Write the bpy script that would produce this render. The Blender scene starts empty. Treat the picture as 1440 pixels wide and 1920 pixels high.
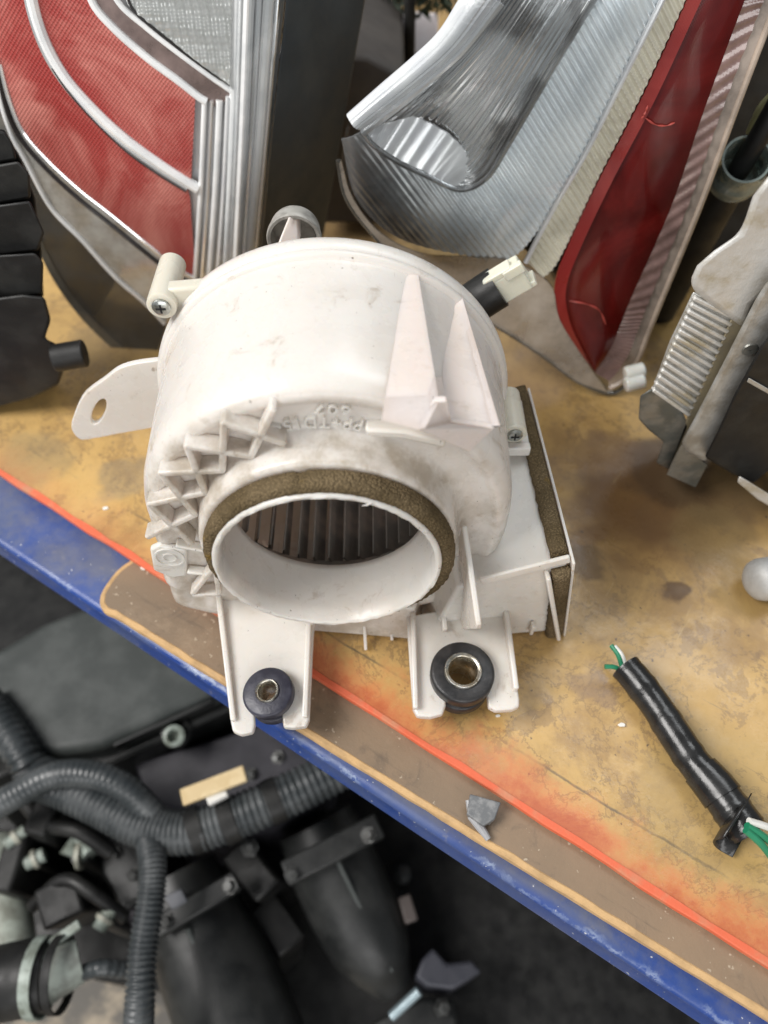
import bpy, bmesh, math, random
from mathutils import Vector, Matrix
random.seed(7)
V3 = Vector
rad = math.radians
sc = bpy.context.scene

# ------------------------------------------------------------ camera, light, exposure
CAM_H, PITCH, FPX = 0.40, rad(55.0), 1442.0
cam_d = bpy.data.cameras.new("camera")
cam = bpy.data.objects.new("camera", cam_d)
sc.collection.objects.link(cam)
cam.location = (0, 0, CAM_H)
cam.rotation_euler = (math.pi / 2 - PITCH, 0, 0)
cam_d.sensor_fit = 'VERTICAL'
cam_d.sensor_height = 36.0
cam_d.lens = FPX / 1920.0 * 36.0
cam_d.clip_start = 0.01
cam_d.clip_end = 50
cam_d.dof.use_dof = True
cam_d.dof.focus_distance = 0.375
cam_d.dof.aperture_fstop = 4.8
sc.camera = cam

w = bpy.data.worlds.new("World")
sc.world = w
w.use_nodes = True
bg = w.node_tree.nodes["Background"]
bg.inputs[0].default_value = (0.93, 0.97, 1.0, 1)
bg.inputs[1].default_value = 0.25

def area(name, loc, target, size, power, col):
    l = bpy.data.lights.new(name, 'AREA')
    l.shape = 'RECTANGLE'
    l.size, l.size_y = size
    l.energy = power
    l.color = col
    o = bpy.data.objects.new(name, l)
    sc.collection.objects.link(o)
    o.location = loc
    o.rotation_euler = (V3(target) - V3(loc)).to_track_quat('-Z', 'Y').to_euler()
    return o
area("daylight_opening", (-1.15, 0.0, 1.35), (0, 0.28, 0.05), (0.9, 0.9), 34, (1.0, 0.97, 0.94))
area("street_daylight", (0.15, -1.7, 0.75), (0.0, 0.4, 0.1), (2.0, 0.9), 20, (1.0, 0.985, 0.97))
area("skylight", (0.55, 1.15, 1.75), (0.0, 0.3, 0.05), (1.2, 0.7), 13, (0.95, 0.98, 1.0))

sc.view_settings.view_transform = 'Standard'
sc.view_settings.look = 'None'
sc.view_settings.gamma = 1
sc.view_settings.exposure = 0.12
sc.view_settings.use_curve_mapping = False
sc.cycles.max_bounces = 8
sc.cycles.transparent_max_bounces = 16
sc.cycles.caustics_reflective = False
sc.cycles.caustics_refractive = False

# ------------------------------------------------------------ picking points of the place
FW = V3((0, math.cos(PITCH), -math.sin(PITCH)))
UP = V3((0, math.sin(PITCH), math.cos(PITCH)))
CAM = V3((0, 0, CAM_H))
def ray(px, py):
    return FW + V3((1, 0, 0)) * ((px - 720) / FPX) + UP * ((960 - py) / FPX)
def onz(p, z):
    d = ray(*p); return CAM + d * ((z - CAM_H) / d.z)
def ony(p, y):
    d = ray(*p); return CAM + d * (y / d.y)
def onplane(p, pt, n):
    d = ray(*p); return CAM + d * ((pt - CAM).dot(n) / d.dot(n))
def onsurf(p, f):
    y = 0.4
    for _ in range(14):
        q = ony(p, y); y = f(q.x, q.z)
    return ony(p, y)

# ------------------------------------------------------------ mesh helpers: shapes are (verts, faces)
def join(*parts):
    V, F = [], []
    for v, f in parts:
        n = len(V); V += list(v); F += [tuple(i + n for i in q) for q in f]
    return V, F
def prism(poly, vec):
    n = len(poly); vec = V3(vec)
    V = [V3(p) for p in poly] + [V3(p) + vec for p in poly]
    F = [tuple(range(n - 1, -1, -1)), tuple(range(n, 2 * n))]
    F += [(i, (i + 1) % n, n + (i + 1) % n, n + i) for i in range(n)]
    return V, F
def box(c, s, m=None):
    c = V3(c); x, y, z = s[0] / 2, s[1] / 2, s[2] / 2
    P = [V3(p) for p in ((-x, -y, -z), (x, -y, -z), (x, y, -z), (-x, y, -z))]
    if m: P = [m @ p for p in P]; u = m @ V3((0, 0, 2 * z))
    else: u = V3((0, 0, 2 * z))
    return prism([p + c for p in P], u)
def bar(a, b, wdir, w, h):
    """a square bar from a to b, w wide along wdir, h deep along the third direction"""
    a, b = V3(a), V3(b); t = (b - a).normalized()
    wd = V3(wdir); wd = (wd - t * wd.dot(t)).normalized(); hd = t.cross(wd)
    q = [wd * (w / 2) + hd * (h / 2), wd * (-w / 2) + hd * (h / 2), wd * (-w / 2) - hd * (h / 2), wd * (w / 2) - hd * (h / 2)]
    return prism([a + k for k in q], b - a)
def grid(rows, close_u=False, close_v=False):
    nr, nc = len(rows), len(rows[0])
    V = [V3(p) for r in rows for p in r]; F = []
    for i in range(nr if close_v else nr - 1):
        for j in range(nc if close_u else nc - 1):
            i2, j2 = (i + 1) % nr, (j + 1) % nc
            F.append((i * nc + j, i * nc + j2, i2 * nc + j2, i2 * nc + j))
    return V, F
def crom(P, n):
    P = [V3(p) if len(p) == 3 else V3((p[0], p[1], 0)) for p in P]
    if len(P) == 2:
        return [P[0].lerp(P[1], i / (n - 1)) for i in range(n)]
    out = []
    Q = [P[0] * 2 - P[1]] + P + [P[-1] * 2 - P[-2]]
    m = len(P) - 1
    for k in range(n):
        s = k / (n - 1) * m; i = min(int(s), m - 1); t = s - i
        a, b, c, d = Q[i:i + 4]
        out.append(0.5 * (2 * b + (c - a) * t + (2 * a - 5 * b + 4 * c - d) * t * t + (3 * b - a - 3 * c + d) * t ** 3))
    return out
def tube(path, r, n=14, caps=True, wob=None):
    path = [V3(p) for p in path]; rows = []
    up = V3((0.13, 0.21, 1)).normalized()
    for i, p in enumerate(path):
        t = (path[min(i + 1, len(path) - 1)] - path[max(i - 1, 0)]).normalized()
        e1 = t.cross(up); e1 = e1.normalized() if e1.length > 1e-4 else t.orthogonal().normalized()
        e2 = e1.cross(t); up = e2
        rr = r[i] if isinstance(r, (list, tuple)) else r
        if wob: rr *= wob(i)
        rows.append([p + e1 * (rr * math.cos(a)) + e2 * (rr * math.sin(a)) for a in [2 * math.pi * k / n for k in range(n)]])
    V, F = grid(rows, close_u=True)
    if caps:
        F.append(tuple(range(n - 1, -1, -1))); m = (len(path) - 1) * n; F.append(tuple(range(m, m + n)))
    return V, F
def frame(a):
    a = V3(a).normalized()
    e1 = V3((1, 0, 0)); e1 = (e1 - a * e1.dot(a)).normalized()
    return e1, a.cross(e1), a
def lathe(prof, c, a, n=48, a0=0, a1=360, rf=None, caps=False):
    """profile of (d along axis, radius) turned about axis a through c; angle 0 = right, 90 = up"""
    e1, e2, a = frame(a); e2 = -e2 if e2.z < 0 and abs(a.z) < .8 else e2
    full = abs(a1 - a0 - 360) < 1e-6
    m = n if full else n + 1; rows = []
    for k, (d, r) in enumerate(prof):
        row = []
        for j in range(m):
            th = rad(a0 + (a1 - a0) * j / n)
            rr = r * rf(th, k) if rf else r
            row.append(V3(c) + a * d + e1 * (rr * math.cos(th)) + e2 * (rr * math.sin(th)))
        rows.append(row)
    V, F = grid(rows, close_u=full)
    if caps and full:
        F.append(tuple(range(m))); F.append(tuple(range((len(prof) - 1) * m, len(prof) * m)))
    return V, F

def root_loc(o):
    while o.parent: o = o.parent
    return o.location
def obj(name, shape, mat, parent=None, smooth=False, bevel=0.0, seg=2, solid=0.0, sub=0, angle=35):
    V, F = shape
    V = [V3(v) for v in V]
    if parent is None:
        xs = [v.x for v in V]; ys = [v.y for v in V]; zs = [v.z for v in V]
        org = V3(((min(xs) + max(xs)) / 2, (min(ys) + max(ys)) / 2, min(zs)))
    else:
        org = V3(root_loc(parent))
    me = bpy.data.meshes.new(name)
    me.from_pydata([tuple(v - org) for v in V], [], F)
    bm = bmesh.new(); bm.from_mesh(me)
    bmesh.ops.recalc_face_normals(bm, faces=bm.faces)
    bm.to_mesh(me); bm.free()
    me.materials.append(mat)
    o = bpy.data.objects.new(name, me)
    sc.collection.objects.link(o)
    if parent is None: o.location = org
    else: o.parent = parent
    if sub:
        m = o.modifiers.new("sub", 'SUBSURF'); m.levels = m.render_levels = sub
    if solid:
        m = o.modifiers.new("solid", 'SOLIDIFY'); m.thickness = solid; m.offset = -1
    if bevel:
        m = o.modifiers.new("bevel", 'BEVEL'); m.width = bevel; m.segments = seg
        m.limit_method = 'ANGLE'; m.angle_limit = rad(30)
    if smooth or bevel:
        for p in me.polygons: p.use_smooth = True
        if not smooth or angle:
            me.set_sharp_from_angle(angle=rad(angle))
    return o
def thing(name, label, cat, loc, group=None):
    o = bpy.data.objects.new(name, None); sc.collection.objects.link(o)
    o.empty_display_size = 0.02
    o.location = loc; o["label"] = label; o["category"] = cat
    if group: o["group"] = group
    return o
def tag(o, label, cat, group=None):
    o["label"] = label; o["category"] = cat
    if group: o["group"] = group
    return o

# ------------------------------------------------------------ materials
class N:
    def __init__(s, name):
        s.m = bpy.data.materials.new(name); s.m.use_nodes = True
        s.t = s.m.node_tree; s.n = s.t.nodes; s.b = s.n["Principled BSDF"]
        s.co = s.n.new("ShaderNodeTexCoord").outputs["Object"]
    def new(s, typ, **kw):
        x = s.n.new(typ)
        for k, v in kw.items():
            if k in x.inputs: s.put(x.inputs[k], v)
            else: setattr(x, k, v)
        return x
    def put(s, sock, v):
        if isinstance(v, bpy.types.NodeSocket): s.t.links.new(v, sock)
        else: sock.default_value = v
    def scaled(s, sx, sy, sz, rot=(0, 0, 0)):
        x = s.new("ShaderNodeMapping"); s.t.links.new(s.co, x.inputs[0])
        x.inputs["Scale"].default_value = (sx, sy, sz); x.inputs["Rotation"].default_value = rot
        return x.outputs[0]
    def noise(s, scale, detail=4, rough=.55, vec=None, dist=0):
        x = s.new("ShaderNodeTexNoise"); s.t.links.new(vec or s.co, x.inputs["Vector"])
        x.inputs["Scale"].default_value = scale; x.inputs["Detail"].default_value = detail
        x.inputs["Roughness"].default_value = rough; x.inputs["Distortion"].default_value = dist
        return x.outputs[0]
    def ramp(s, fac, lo, hi, a=0.0, b=1.0):
        x = s.new("ShaderNodeMapRange"); x.interpolation_type = 'SMOOTHSTEP'
        s.put(x.inputs[0], fac)
        for i, v in zip((1, 2, 3, 4), (lo, hi, a, b)): x.inputs[i].default_value = v
        return x.outputs[0]
    def math(s, op, a, b=0.0):
        x = s.new("ShaderNodeMath"); x.operation = op; s.put(x.inputs[0], a); s.put(x.inputs[1], b); return x.outputs[0]
    def mix(s, fac, a, b, mode='MIX'):
        x = s.new("ShaderNodeMix"); x.data_type = 'RGBA'; x.blend_type = mode
        s.put(x.inputs[0], fac)
        for k, v in ((6, a), (7, b)):
            s.put(x.inputs[k], v if isinstance(v, bpy.types.NodeSocket) else (*v, 1))
        return x.outputs[2]
    def bump(s, h, strength, dist=.001):
        x = s.new("ShaderNodeBump"); x.inputs["Strength"].default_value = strength; x.inputs["Distance"].default_value = dist
        s.t.links.new(h, x.inputs["Height"]); s.t.links.new(x.outputs[0], s.b.inputs["Normal"]); return x
    def sep(s):
        x = s.new("ShaderNodeSeparateXYZ"); s.t.links.new(s.co, x.inputs[0]); return x.outputs
    def set(s, **kw):
        for k, v in kw.items():
            k = k.replace('_', ' ')
            s.put(s.b.inputs[k], (*v, 1) if isinstance(v, tuple) and len(v) == 3 else v)
        return s

def simple(name, col, rough=.5, metal=0.0, col2=None, vs=60, bump=0.0, bs=600, spec=.5, lo=.4, hi=.65):
    s = N(name)
    c = s.mix(s.ramp(s.noise(vs, 5, .6), lo, hi), col, col2) if col2 else col
    s.set(Base_Color=c, Roughness=s.ramp(s.noise(vs * 1.7, 4), .3, .7, rough * .8, min(1, rough * 1.2)), Metallic=metal)
    s.b.inputs["Specular IOR Level"].default_value = spec
    if bump: s.bump(s.noise(bs, 4, .6), bump, .0006)
    return s.m

def white_plastic(name, base=(.80, .785, .75), stain=(.56, .48, .38), amt=1.0, trans=.16, front=False):
    s = N(name)
    c = s.mix(s.ramp(s.noise(16, 4, .6), .45, .75, 0, .22 * amt), base, stain)
    c = s.mix(s.ramp(s.noise(75, 6, .72, dist=.6), .57, .72, 0, .38 * amt), c, (.42, .34, .25))
    c = s.mix(s.ramp(s.noise(420, 3, .6), .71, .76, 0, .8 * amt), c, (.13, .10, .08))
    scr = s.noise(150, 3, .6, vec=s.scaled(1, .12, .6, (0, 0, .3)))
    c = s.mix(s.ramp(scr, .69, .75, 0, .5 * amt), c, (.30, .24, .18))
    if front:                                   # grime caught on the moulded inlet face
        y = s.sep()[1]
        gm = s.math('MULTIPLY', s.ramp(y, -.036, -.043), s.ramp(s.noise(55, 6, .7), .38, .66, .05, .75))
        c = s.mix(gm, c, (.40, .345, .26))
    s.set(Base_Color=c, Roughness=s.ramp(s.noise(60, 4), .3, .7, .20, .38))
    s.b.inputs["Specular IOR Level"].default_value = .55
    s.b.inputs["Subsurface Weight"].default_value = .35; s.b.inputs["Subsurface Scale"].default_value = .004
    s.b.inputs["Subsurface Radius"].default_value = (1, .75, .55)
    s.bump(s.noise(220, 3, .5), .12, .0006)
    tr = s.new("ShaderNodeBsdfTranslucent"); tr.inputs[0].default_value = (.95, .80, .72, 1)
    mx = s.new("ShaderNodeMixShader"); mx.inputs[0].default_value = trans
    s.t.links.new(s.b.outputs[0], mx.inputs[1]); s.t.links.new(tr.outputs[0], mx.inputs[2])
    s.t.links.new(mx.outputs[0], s.n["Material Output"].inputs[0])
    return s.m

def foam_mat():
    s = N("open_cell_foam")
    vor = s.new("ShaderNodeTexVoronoi"); s.t.links.new(s.co, vor.inputs["Vector"]); vor.inputs["Scale"].default_value = 900
    c = s.mix(s.ramp(s.noise(45, 4), .35, .7), (.135, .098, .050), (.235, .175, .100))
    c = s.mix(s.ramp(s.noise(30, 5, .7), .60, .70, 0, .8), c, (.34, .21, .04))
    c = s.mix(s.ramp(vor.outputs["Distance"], .15, .6, 0, .5), c, (.04, .03, .018))
    s.set(Base_Color=c, Roughness=.95); s.b.inputs["Specular IOR Level"].default_value = .1
    s.bump(vor.outputs["Distance"], 1.0, .0009)
    return s.m

def clear_mat(name, tint, refl=.5, rough=.05, ior=1.45, alpha=.8, bscale=0, body=None, bodyf=.0):
    """clear moulded plastic: see-through, with a glossy skin"""
    s = N(name); s.n.remove(s.b)
    t = s.new("ShaderNodeBsdfTransparent"); t.inputs[0].default_value = (*tint, 1)
    g = s.new("ShaderNodeBsdfGlossy"); g.inputs["Roughness"].default_value = rough
    fr = s.new("ShaderNodeFresnel"); fr.inputs[0].default_value = ior
    last = t.outputs[0]
    if body:
        d = s.new("ShaderNodeBsdfDiffuse"); d.inputs[0].default_value = (*body, 1)
        m0 = s.new("ShaderNodeMixShader"); s.put(m0.inputs[0], s.ramp(s.noise(40, 5, .65), .25, .75, bodyf * .5, min(1, bodyf * 1.5)))
        s.t.links.new(last, m0.inputs[1]); s.t.links.new(d.outputs[0], m0.inputs[2]); last = m0.outputs[0]
    m = s.new("ShaderNodeMixShader"); s.put(m.inputs[0], s.math('ADD', fr.outputs[0], refl))
    s.t.links.new(last, m.inputs[1]); s.t.links.new(g.outputs[0], m.inputs[2])
    s.t.links.new(m.outputs[0], s.n["Material Output"].inputs[0])
    if bscale:
        b = s.new("ShaderNodeBump"); b.inputs["Strength"].default_value = .3; b.inputs["Distance"].default_value = .0008
        s.t.links.new(s.noise(bscale, 3), b.inputs["Height"]); s.t.links.new(b.outputs[0], g.inputs["Normal"])
    return s.m

def red_lens(name, col, col2, cells=520, rough=.16, bump=.5, cellmix=.14):
    s = N(name)
    x, y, z = s.sep()
    gx = s.math('SINE', s.math('MULTIPLY', x, cells * 3.0)); gz = s.math('SINE', s.math('MULTIPLY', z, cells * 3.0))
    g = s.math('MULTIPLY', gx, gz)
    c = s.mix(s.ramp(s.noise(11, 4, .6, dist=1.4), .36, .64), col, col2)
    c = s.mix(s.math('MULTIPLY', s.ramp(s.noise(9, 3, .5), .55, .7), .55), c, tuple(k * .35 for k in col))
    c = s.mix(s.ramp(g, .0, 1.0, 0, cellmix), c, tuple(min(1, k * 1.6 + .03) for k in col2))
    s.set(Base_Color=c, Roughness=s.ramp(s.noise(30, 4), .3, .7, rough, rough * 2.0))
    s.b.inputs["Coat Weight"].default_value = .5; s.b.inputs["Coat Roughness"].default_value = .03; s.b.inputs["Specular IOR Level"].default_value = .3
    s.bump(g, bump, .0004)
    return s.m

WHITE = white_plastic("white_plastic", (.80, .77, .725), amt=1.5, trans=.20, front=True)
WHITE2 = white_plastic("clean_white_plastic", (.80, .78, .735), (.60, .51, .39), 1.3, .2)
PINK = white_plastic("pinkish_white_plastic", (.85, .765, .715), (.66, .55, .42), 1.0, .2)  # pinker white for the scoop bracket and spigot web
DIRTYW = white_plastic("grimy_white_plastic", (.76, .74, .69), (.42, .34, .25), 1.7, .14)
NATURAL = white_plastic("natural_nylon", (.72, .70, .60), (.5, .45, .33), .7, .2)
FOAM = foam_mat()
FANBLACK = simple("fan_plastic", (.24, .23, .215), .42, 0, (.42, .35, .31), 60)
RUBBER = simple("rubber", (.014, .014, .015), .42, 0, (.035, .033, .033), 120, .25, 900)
RUBBER_BLUE = simple("bluish_rubber", (.022, .022, .036), .42, 0, (.05, .05, .07), 120, .25, 900)
ZINC = simple("zinc_steel", (.62, .61, .57), .30, 1.0, (.42, .38, .30), 200)
SCREW = simple("plated_screw", (.50, .52, .50), .34, 1.0, (.33, .33, .30), 300)
DARKHOLE = simple("dark_recess", (.01, .01, .01), .7)
CHROME = simple("chrome", (.93, .94, .95), .12, .72)
SILVER = simple("silver_reflector", (.88, .90, .91), .20, .30, (.78, .80, .83), 40)
BRIGHT = simple("bright_lens_plastic", (.93, .94, .94), .10, .08, (.80, .82, .83), 60)
SMOKE = simple("smoked_lamp_skirt", (.045, .046, .046), .22, 0, (.12, .115, .10), 25)
GREYHOUSE = simple("grey_lamp_housing", (.042, .050, .055), .55, 0, (.055, .063, .066), 30, .15, 900)
BLACKP = simple("black_plastic", (.008, .008, .008), .5, 0, (.020, .020, .019), 40, .15, 900, spec=.4)
BLACKG = simple("black_gloss_tape", (.010, .010, .010), .24, 0, (.022, .022, .022), 90, .3, 260)
ENGP = simple("engine_plastic", (.012, .013, .013), .42, 0, (.026, .027, .026), 30, .2, 500)
ENGG = simple("greyed_engine_plastic", (.045, .052, .050), .6, 0, (.075, .083, .08), 25, .2, 500)
LOOM = simple("loom_plastic", (.035, .041, .044), .34, 0, (.085, .092, .095), 40)
ALU = simple("cast_aluminium", (.64, .63, .60), .45, .35, (.46, .41, .30), 45, .9, 160, lo=.48, hi=.68)
ALU2 = simple("machined_aluminium", (.50, .50, .48), .40, .5, (.34, .32, .28), 60, .4, 500)
GREYCHIP = simple("grey_plastic_chip", (.13, .135, .14), .5, 0, (.24, .24, .24), 200)
TANSTICK = simple("tan_tag", (.62, .47, .25), .6, 0, (.75, .60, .36), 60)
GREENW = simple("green_wire", (.02, .22, .11), .4)
WHITEW = simple("white_wire", (.75, .74, .70), .4)
PALE = simple("pale_fitting", (.32, .37, .33), .5, 0, (.16, .18, .15), 90)

# ------------------------------------------------------------ workbench: boards on a blue steel beam
P0 = onz((0, 883), 0); P1 = onz((1440, 1804), 0)
ED = (P1 - P0).normalized(); IN = V3((-ED.y, ED.x, 0))           # along the edge, into the bench
if IN.y < 0: IN = -IN
ROT = Matrix((( ED.x, IN.x, 0), (ED.y, IN.y, 0), (0, 0, 1)))
def bl(p, z):
    q = onz(p, z) - V3((P0.x, P0.y, 0)); return V3((q.dot(ED), q.dot(IN), 0))
STAINS = [((1140, 860), .030, .6, (.20, .12, .06)), ((1180, 1010), .030, .55, (.22, .12, .045)), ((1095, 1010), .014, .6, (.18, .10, .05)), ((1265, 1105), .010, .8, (.10, .055, .03)), ((1300, 960), .05, .45, (.22, .15, .08)), ((1215, 930), .052, .85, (.15, .08, .035)), ((1255, 880), .036, .85, (.09, .055, .03)), ((1130, 960), .030, .6, (.20, .11, .045)), ((1350, 900), .045, .7, (.13, .085, .045)), ((1100, 1060), .016, .8, (.15, .09, .04)), ((1150, 840), .022, .5, (.20, .12, .06)),
          ((1330, 1000), .030, .5, (.24, .17, .08)), ((1400, 1110), .026, .6, (.28, .18, .06)), ((1060, 880), .018, .35, (.22, .15, .10)), ((1110, 1290), .012, .5, (.24, .16, .11)),
          ((210, 640), .040, .5, (.22, .16, .09)), ((60, 860), .030, .45, (.28, .22, .13)), ((230, 900), .022, .45, (.22, .19, .14)), ((680, 440), .050, .4, (.30, .21, .14)), ((1360, 1500), .05, .35, (.40, .29, .12)), ((1000, 700), .035, .4, (.40, .28, .20))]
def yellow_board():
    s = N("stained_hardboard")
    x, y, z = s.sep()
    c = s.mix(s.ramp(s.noise(8, 5, .65), .3, .7), (.58, .375, .140), (.45, .290, .110))
    c = s.mix(s.ramp(s.noise(16, 8, .74, dist=.25), .45, .62, 0, .62), c, (.29, .175, .075))
    c = s.mix(s.ramp(s.noise(48, 8, .75, dist=.2), .55, .70, 0, .5), c, (.25, .17, .10))
    c = s.mix(s.ramp(s.noise(30, 6, .7), .60, .72, 0, .40), c, (.68, .46, .19))
    c = s.mix(s.ramp(s.noise(26, 9, .78, dist=.3), .63, .69, 0, .6), c, (.17, .155, .13))
    ol = s.noise(15, 7, .7, dist=.4)
    c = s.mix(s.math('MULTIPLY', s.ramp(ol, .500, .508), s.ramp(ol, .530, .510, 0, .55)), c, (.20, .13, .07))
    c = s.mix(s.math('MULTIPLY', s.ramp(s.noise(34, 7, .7, dist=.3), .585, .60), .45), c, (.24, .155, .085))
    c = s.mix(s.ramp(s.noise(520, 3, .6), .55, .75, 0, .18), c, (.26, .18, .10))
    # oil soaked in: soft-edged spots with ragged outlines
    wob = s.new("ShaderNodeVectorMath"); wob.operation = 'ADD'
    nn = s.new("ShaderNodeTexNoise"); s.t.links.new(s.co, nn.inputs["Vector"]); nn.inputs["Scale"].default_value = 38; nn.inputs["Detail"].default_value = 5
    vs_ = s.new("ShaderNodeVectorMath"); vs_.operation = 'SCALE'; s.t.links.new(nn.outputs["Color"], vs_.inputs[0]); vs_.inputs["Scale"].default_value = .034
    s.t.links.new(s.co, wob.inputs[0]); s.t.links.new(vs_.outputs[0], wob.inputs[1])
    for (px, r, k, col) in STAINS:
        q = bl(px, 0); dn_ = s.new("ShaderNodeVectorMath"); dn_.operation = 'DISTANCE'
        s.t.links.new(wob.outputs[0], dn_.inputs[0]); dn_.inputs[1].default_value = (q.x + .017, q.y + .017, .0035 + .017)
        c = s.mix(s.ramp(dn_.outputs["Value"], r * .62, r, k, 0), c, col)
    c = s.mix(s.ramp(s.noise(230, 2, .5), .72, .76, 0, .8), c, (.08, .06, .05))
    scr = s.noise(26, 5, .72, vec=s.scaled(.35, 9, 1, (0, 0, .03)))
    c = s.mix(s.ramp(scr, .64, .72, 0, .65), c, (.14, .12, .095))
    s2_ = s.noise(60, 6, .75, vec=s.scaled(.12, 8, 1, (0, 0, -.25)))
    c = s.mix(s.ramp(s2_, .66, .72, 0, .55), c, (.16, .125, .085))
    s3_ = s.noise(80, 4, .7, vec=s.scaled(5, .25, 1, (0, 0, .5)))
    c = s.mix(s.ramp(s3_, .68, .73, 0, .45), c, (.66, .50, .27))
    yl = s.math('ADD', y, s.ramp(s.noise(20, 5, .7), .2, .8, -.0012, .0012))           # scored line along the front
    c = s.mix(s.math('MULTIPLY', s.math('MULTIPLY', s.ramp(yl, .0225, .0232), s.ramp(yl, .0246, .0236)), s.ramp(s.noise(13, 4, .6), .40, .60, 0, .8)), c, (.12, .10, .07))
    # worn orange paint sprayed along the front edge, thinner towards the left end
    yy = s.math('ADD', y, s.ramp(s.noise(26, 6, .75), .2, .8, -.014, .014))
    wl = s.ramp(x, .10, .30, .22, 1.0)
    c = s.mix(s.math('MULTIPLY', s.ramp(yy, .001, .028, .72, 0), wl), c, (.60, .17, .07))
    c = s.mix(s.math('MULTIPLY', s.ramp(yy, -.006, .010, .6, 0), wl), c, (.40, .07, .035))
    s.set(Base_Color=c, Roughness=s.ramp(s.noise(22, 6, .7), .35, .65, .20, .50))
    s.bump(s.noise(180, 6, .7), .35, .0006)
    return s.m
ORANGE = simple("orange_paint", (.68, .135, .060), .6, 0, (.52, .22, .12), 60, .5, 400, lo=.45, hi=.72)
def brown_board_mat():
    s = N("brown_board")
    c = s.mix(s.ramp(s.noise(10, 5, .6), .3, .7), (.27, .185, .115), (.20, .145, .095))
    c = s.mix(s.ramp(s.noise(40, 6, .7, dist=1.2), .52, .70, 0, .6), c, (.12, .09, .065))
    c = s.mix(s.ramp(s.noise(320, 2, .5), .70, .74, 0, .7), c, (.48, .40, .30))
    st = s.noise(30, 5, .7, vec=s.scaled(.5, 5, 1, (0, 0, .05)))
    c = s.mix(s.ramp(st, .56, .70, 0, .55), c, (.10, .075, .055))
    c = s.mix(s.ramp(s.noise(18, 6, .7), .55, .70, 0, .5), c, (.36, .27, .18))
    s.set(Base_Color=c, Roughness=.55); s.bump(s.noise(300, 5, .7), .45, .0006)
    return s.m
def tan_edge_mat():
    return simple("raw_board_edge", (.56, .36, .17), .75, 0, (.42, .27, .13), 80, .4, 600)
def blue_mat():
    s = N("blue_paint")
    x, y, z = s.sep()
    zt = zb - .0054; c0 = bl((0, 1022), zt); c1 = bl((760, 1527), zt); sl = (c1.y - c0.y) / (c1.x - c0.x)
    off = s.math('SUBTRACT', s.math('SUBTRACT', y, c0.y - sl * c0.x), s.math('MULTIPLY', x, sl))   # distance in from the bent edge
    c = s.mix(s.ramp(s.noise(12, 4, .6), .35, .7), (.010, .040, .20), (.016, .056, .25))
    c = s.mix(s.ramp(s.noise(9, 6, .68, dist=.7), .46, .66, 0, .6), c, (.09, .115, .19))
    # dust lying on the flat top, paint rubbed through along the bend
    dust = s.math('MULTIPLY', s.math('MULTIPLY', s.ramp(off, .001, .006), s.ramp(z, zt - .003, zt - .001)), s.ramp(s.noise(16, 7, .72), .40, .64, .05, .70))
    c = s.mix(dust, c, (.13, .135, .165))
    wob = s.math('ADD', off, s.ramp(s.noise(70, 6, .75), .2, .8, -.0035, .0035))
    wear = s.math('MULTIPLY', s.math('MULTIPLY', s.ramp(wob, -.0002, .0008), s.ramp(wob, .0028, .0014)), s.ramp(z, zt - .0035, zt - .0012))
    c = s.mix(s.math('MULTIPLY', wear, s.ramp(s.noise(14, 5, .65), .52, .66, 0, .75)), c, (.30, .36, .48))
    c = s.mix(s.ramp(s.noise(60, 6, .7), .62, .72, 0, .55), c, (.16, .16, .19))
    c = s.mix(s.ramp(s.noise(420, 2, .5), .71, .75, 0, .9), c, (.55, .55, .55))
    s.set(Base_Color=c, Roughness=s.ramp(s.noise(25, 4), .3, .7, .25, .5)); s.bump(s.noise(90, 5, .65), .25, .0008)
    return s.m
zb = -.0042
YB, BB, TE, BLUE = yellow_board(), brown_board_mat(), tan_edge_mat(), blue_mat()

def local_obj(name, shape, mat, org, **kw):
    """a mesh given in bench coordinates (x along the front edge, y into the bench)"""
    o = obj(name, shape, mat, None, **kw)
    # obj() centred the origin: put it back on the bench frame
    d = o.location.copy()
    for v in o.data.vertices: v.co += d
    o.matrix_world = Matrix.Translation(org) @ ROT.to_4x4()
    return o
L0, L1 = -0.25, 0.75
def wavy_edge(n, y0, amp, seed):
    r = random.Random(seed); return [(L0 + (L1 - L0) * i / n, y0 + amp * (r.random() - .5)) for i in range(n + 1)]
# upper sheet
e = wavy_edge(60, 0.0, .0007, 1)
bench_root = thing("hardboard_sheet", "stained yellow hardboard sheet with orange painted front edge under the white blower", "board", (P0.x, P0.y, -.0035))
bench_root.rotation_euler = ROT.to_euler()
def bench_child(name, shape, mat, parent, z0, **kw):
    o = local_obj(name, shape, mat, (0, 0, 0), **kw)
    for v in o.data.vertices: v.co.z -= z0
    o.matrix_world = Matrix.Identity(4); o.parent = parent
    return o
sh = prism([(x, y, -.0035) for x, y in e] + [(L1, 1.15, -.0035), (L0, 1.15, -.0035)], (0, 0, .0035))
bench_child("sheet", sh, YB, bench_root, -.0035)
rows = []
for x, y in e:
    jj = .0007 * random.random()
    rows.append([V3((x, y + .0006 + jj * 2, .0004)), V3((x, y - .0012 - jj, .0003)), V3((x, y - .0017 - jj, -.0002)), V3((x, y - .0018 - jj, -.0034)), V3((x, y + .0008, -.0034))])
bench_child("painted_edge", grid(rows, close_u=True), ORANGE, bench_root, -.0035, smooth=True)

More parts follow.
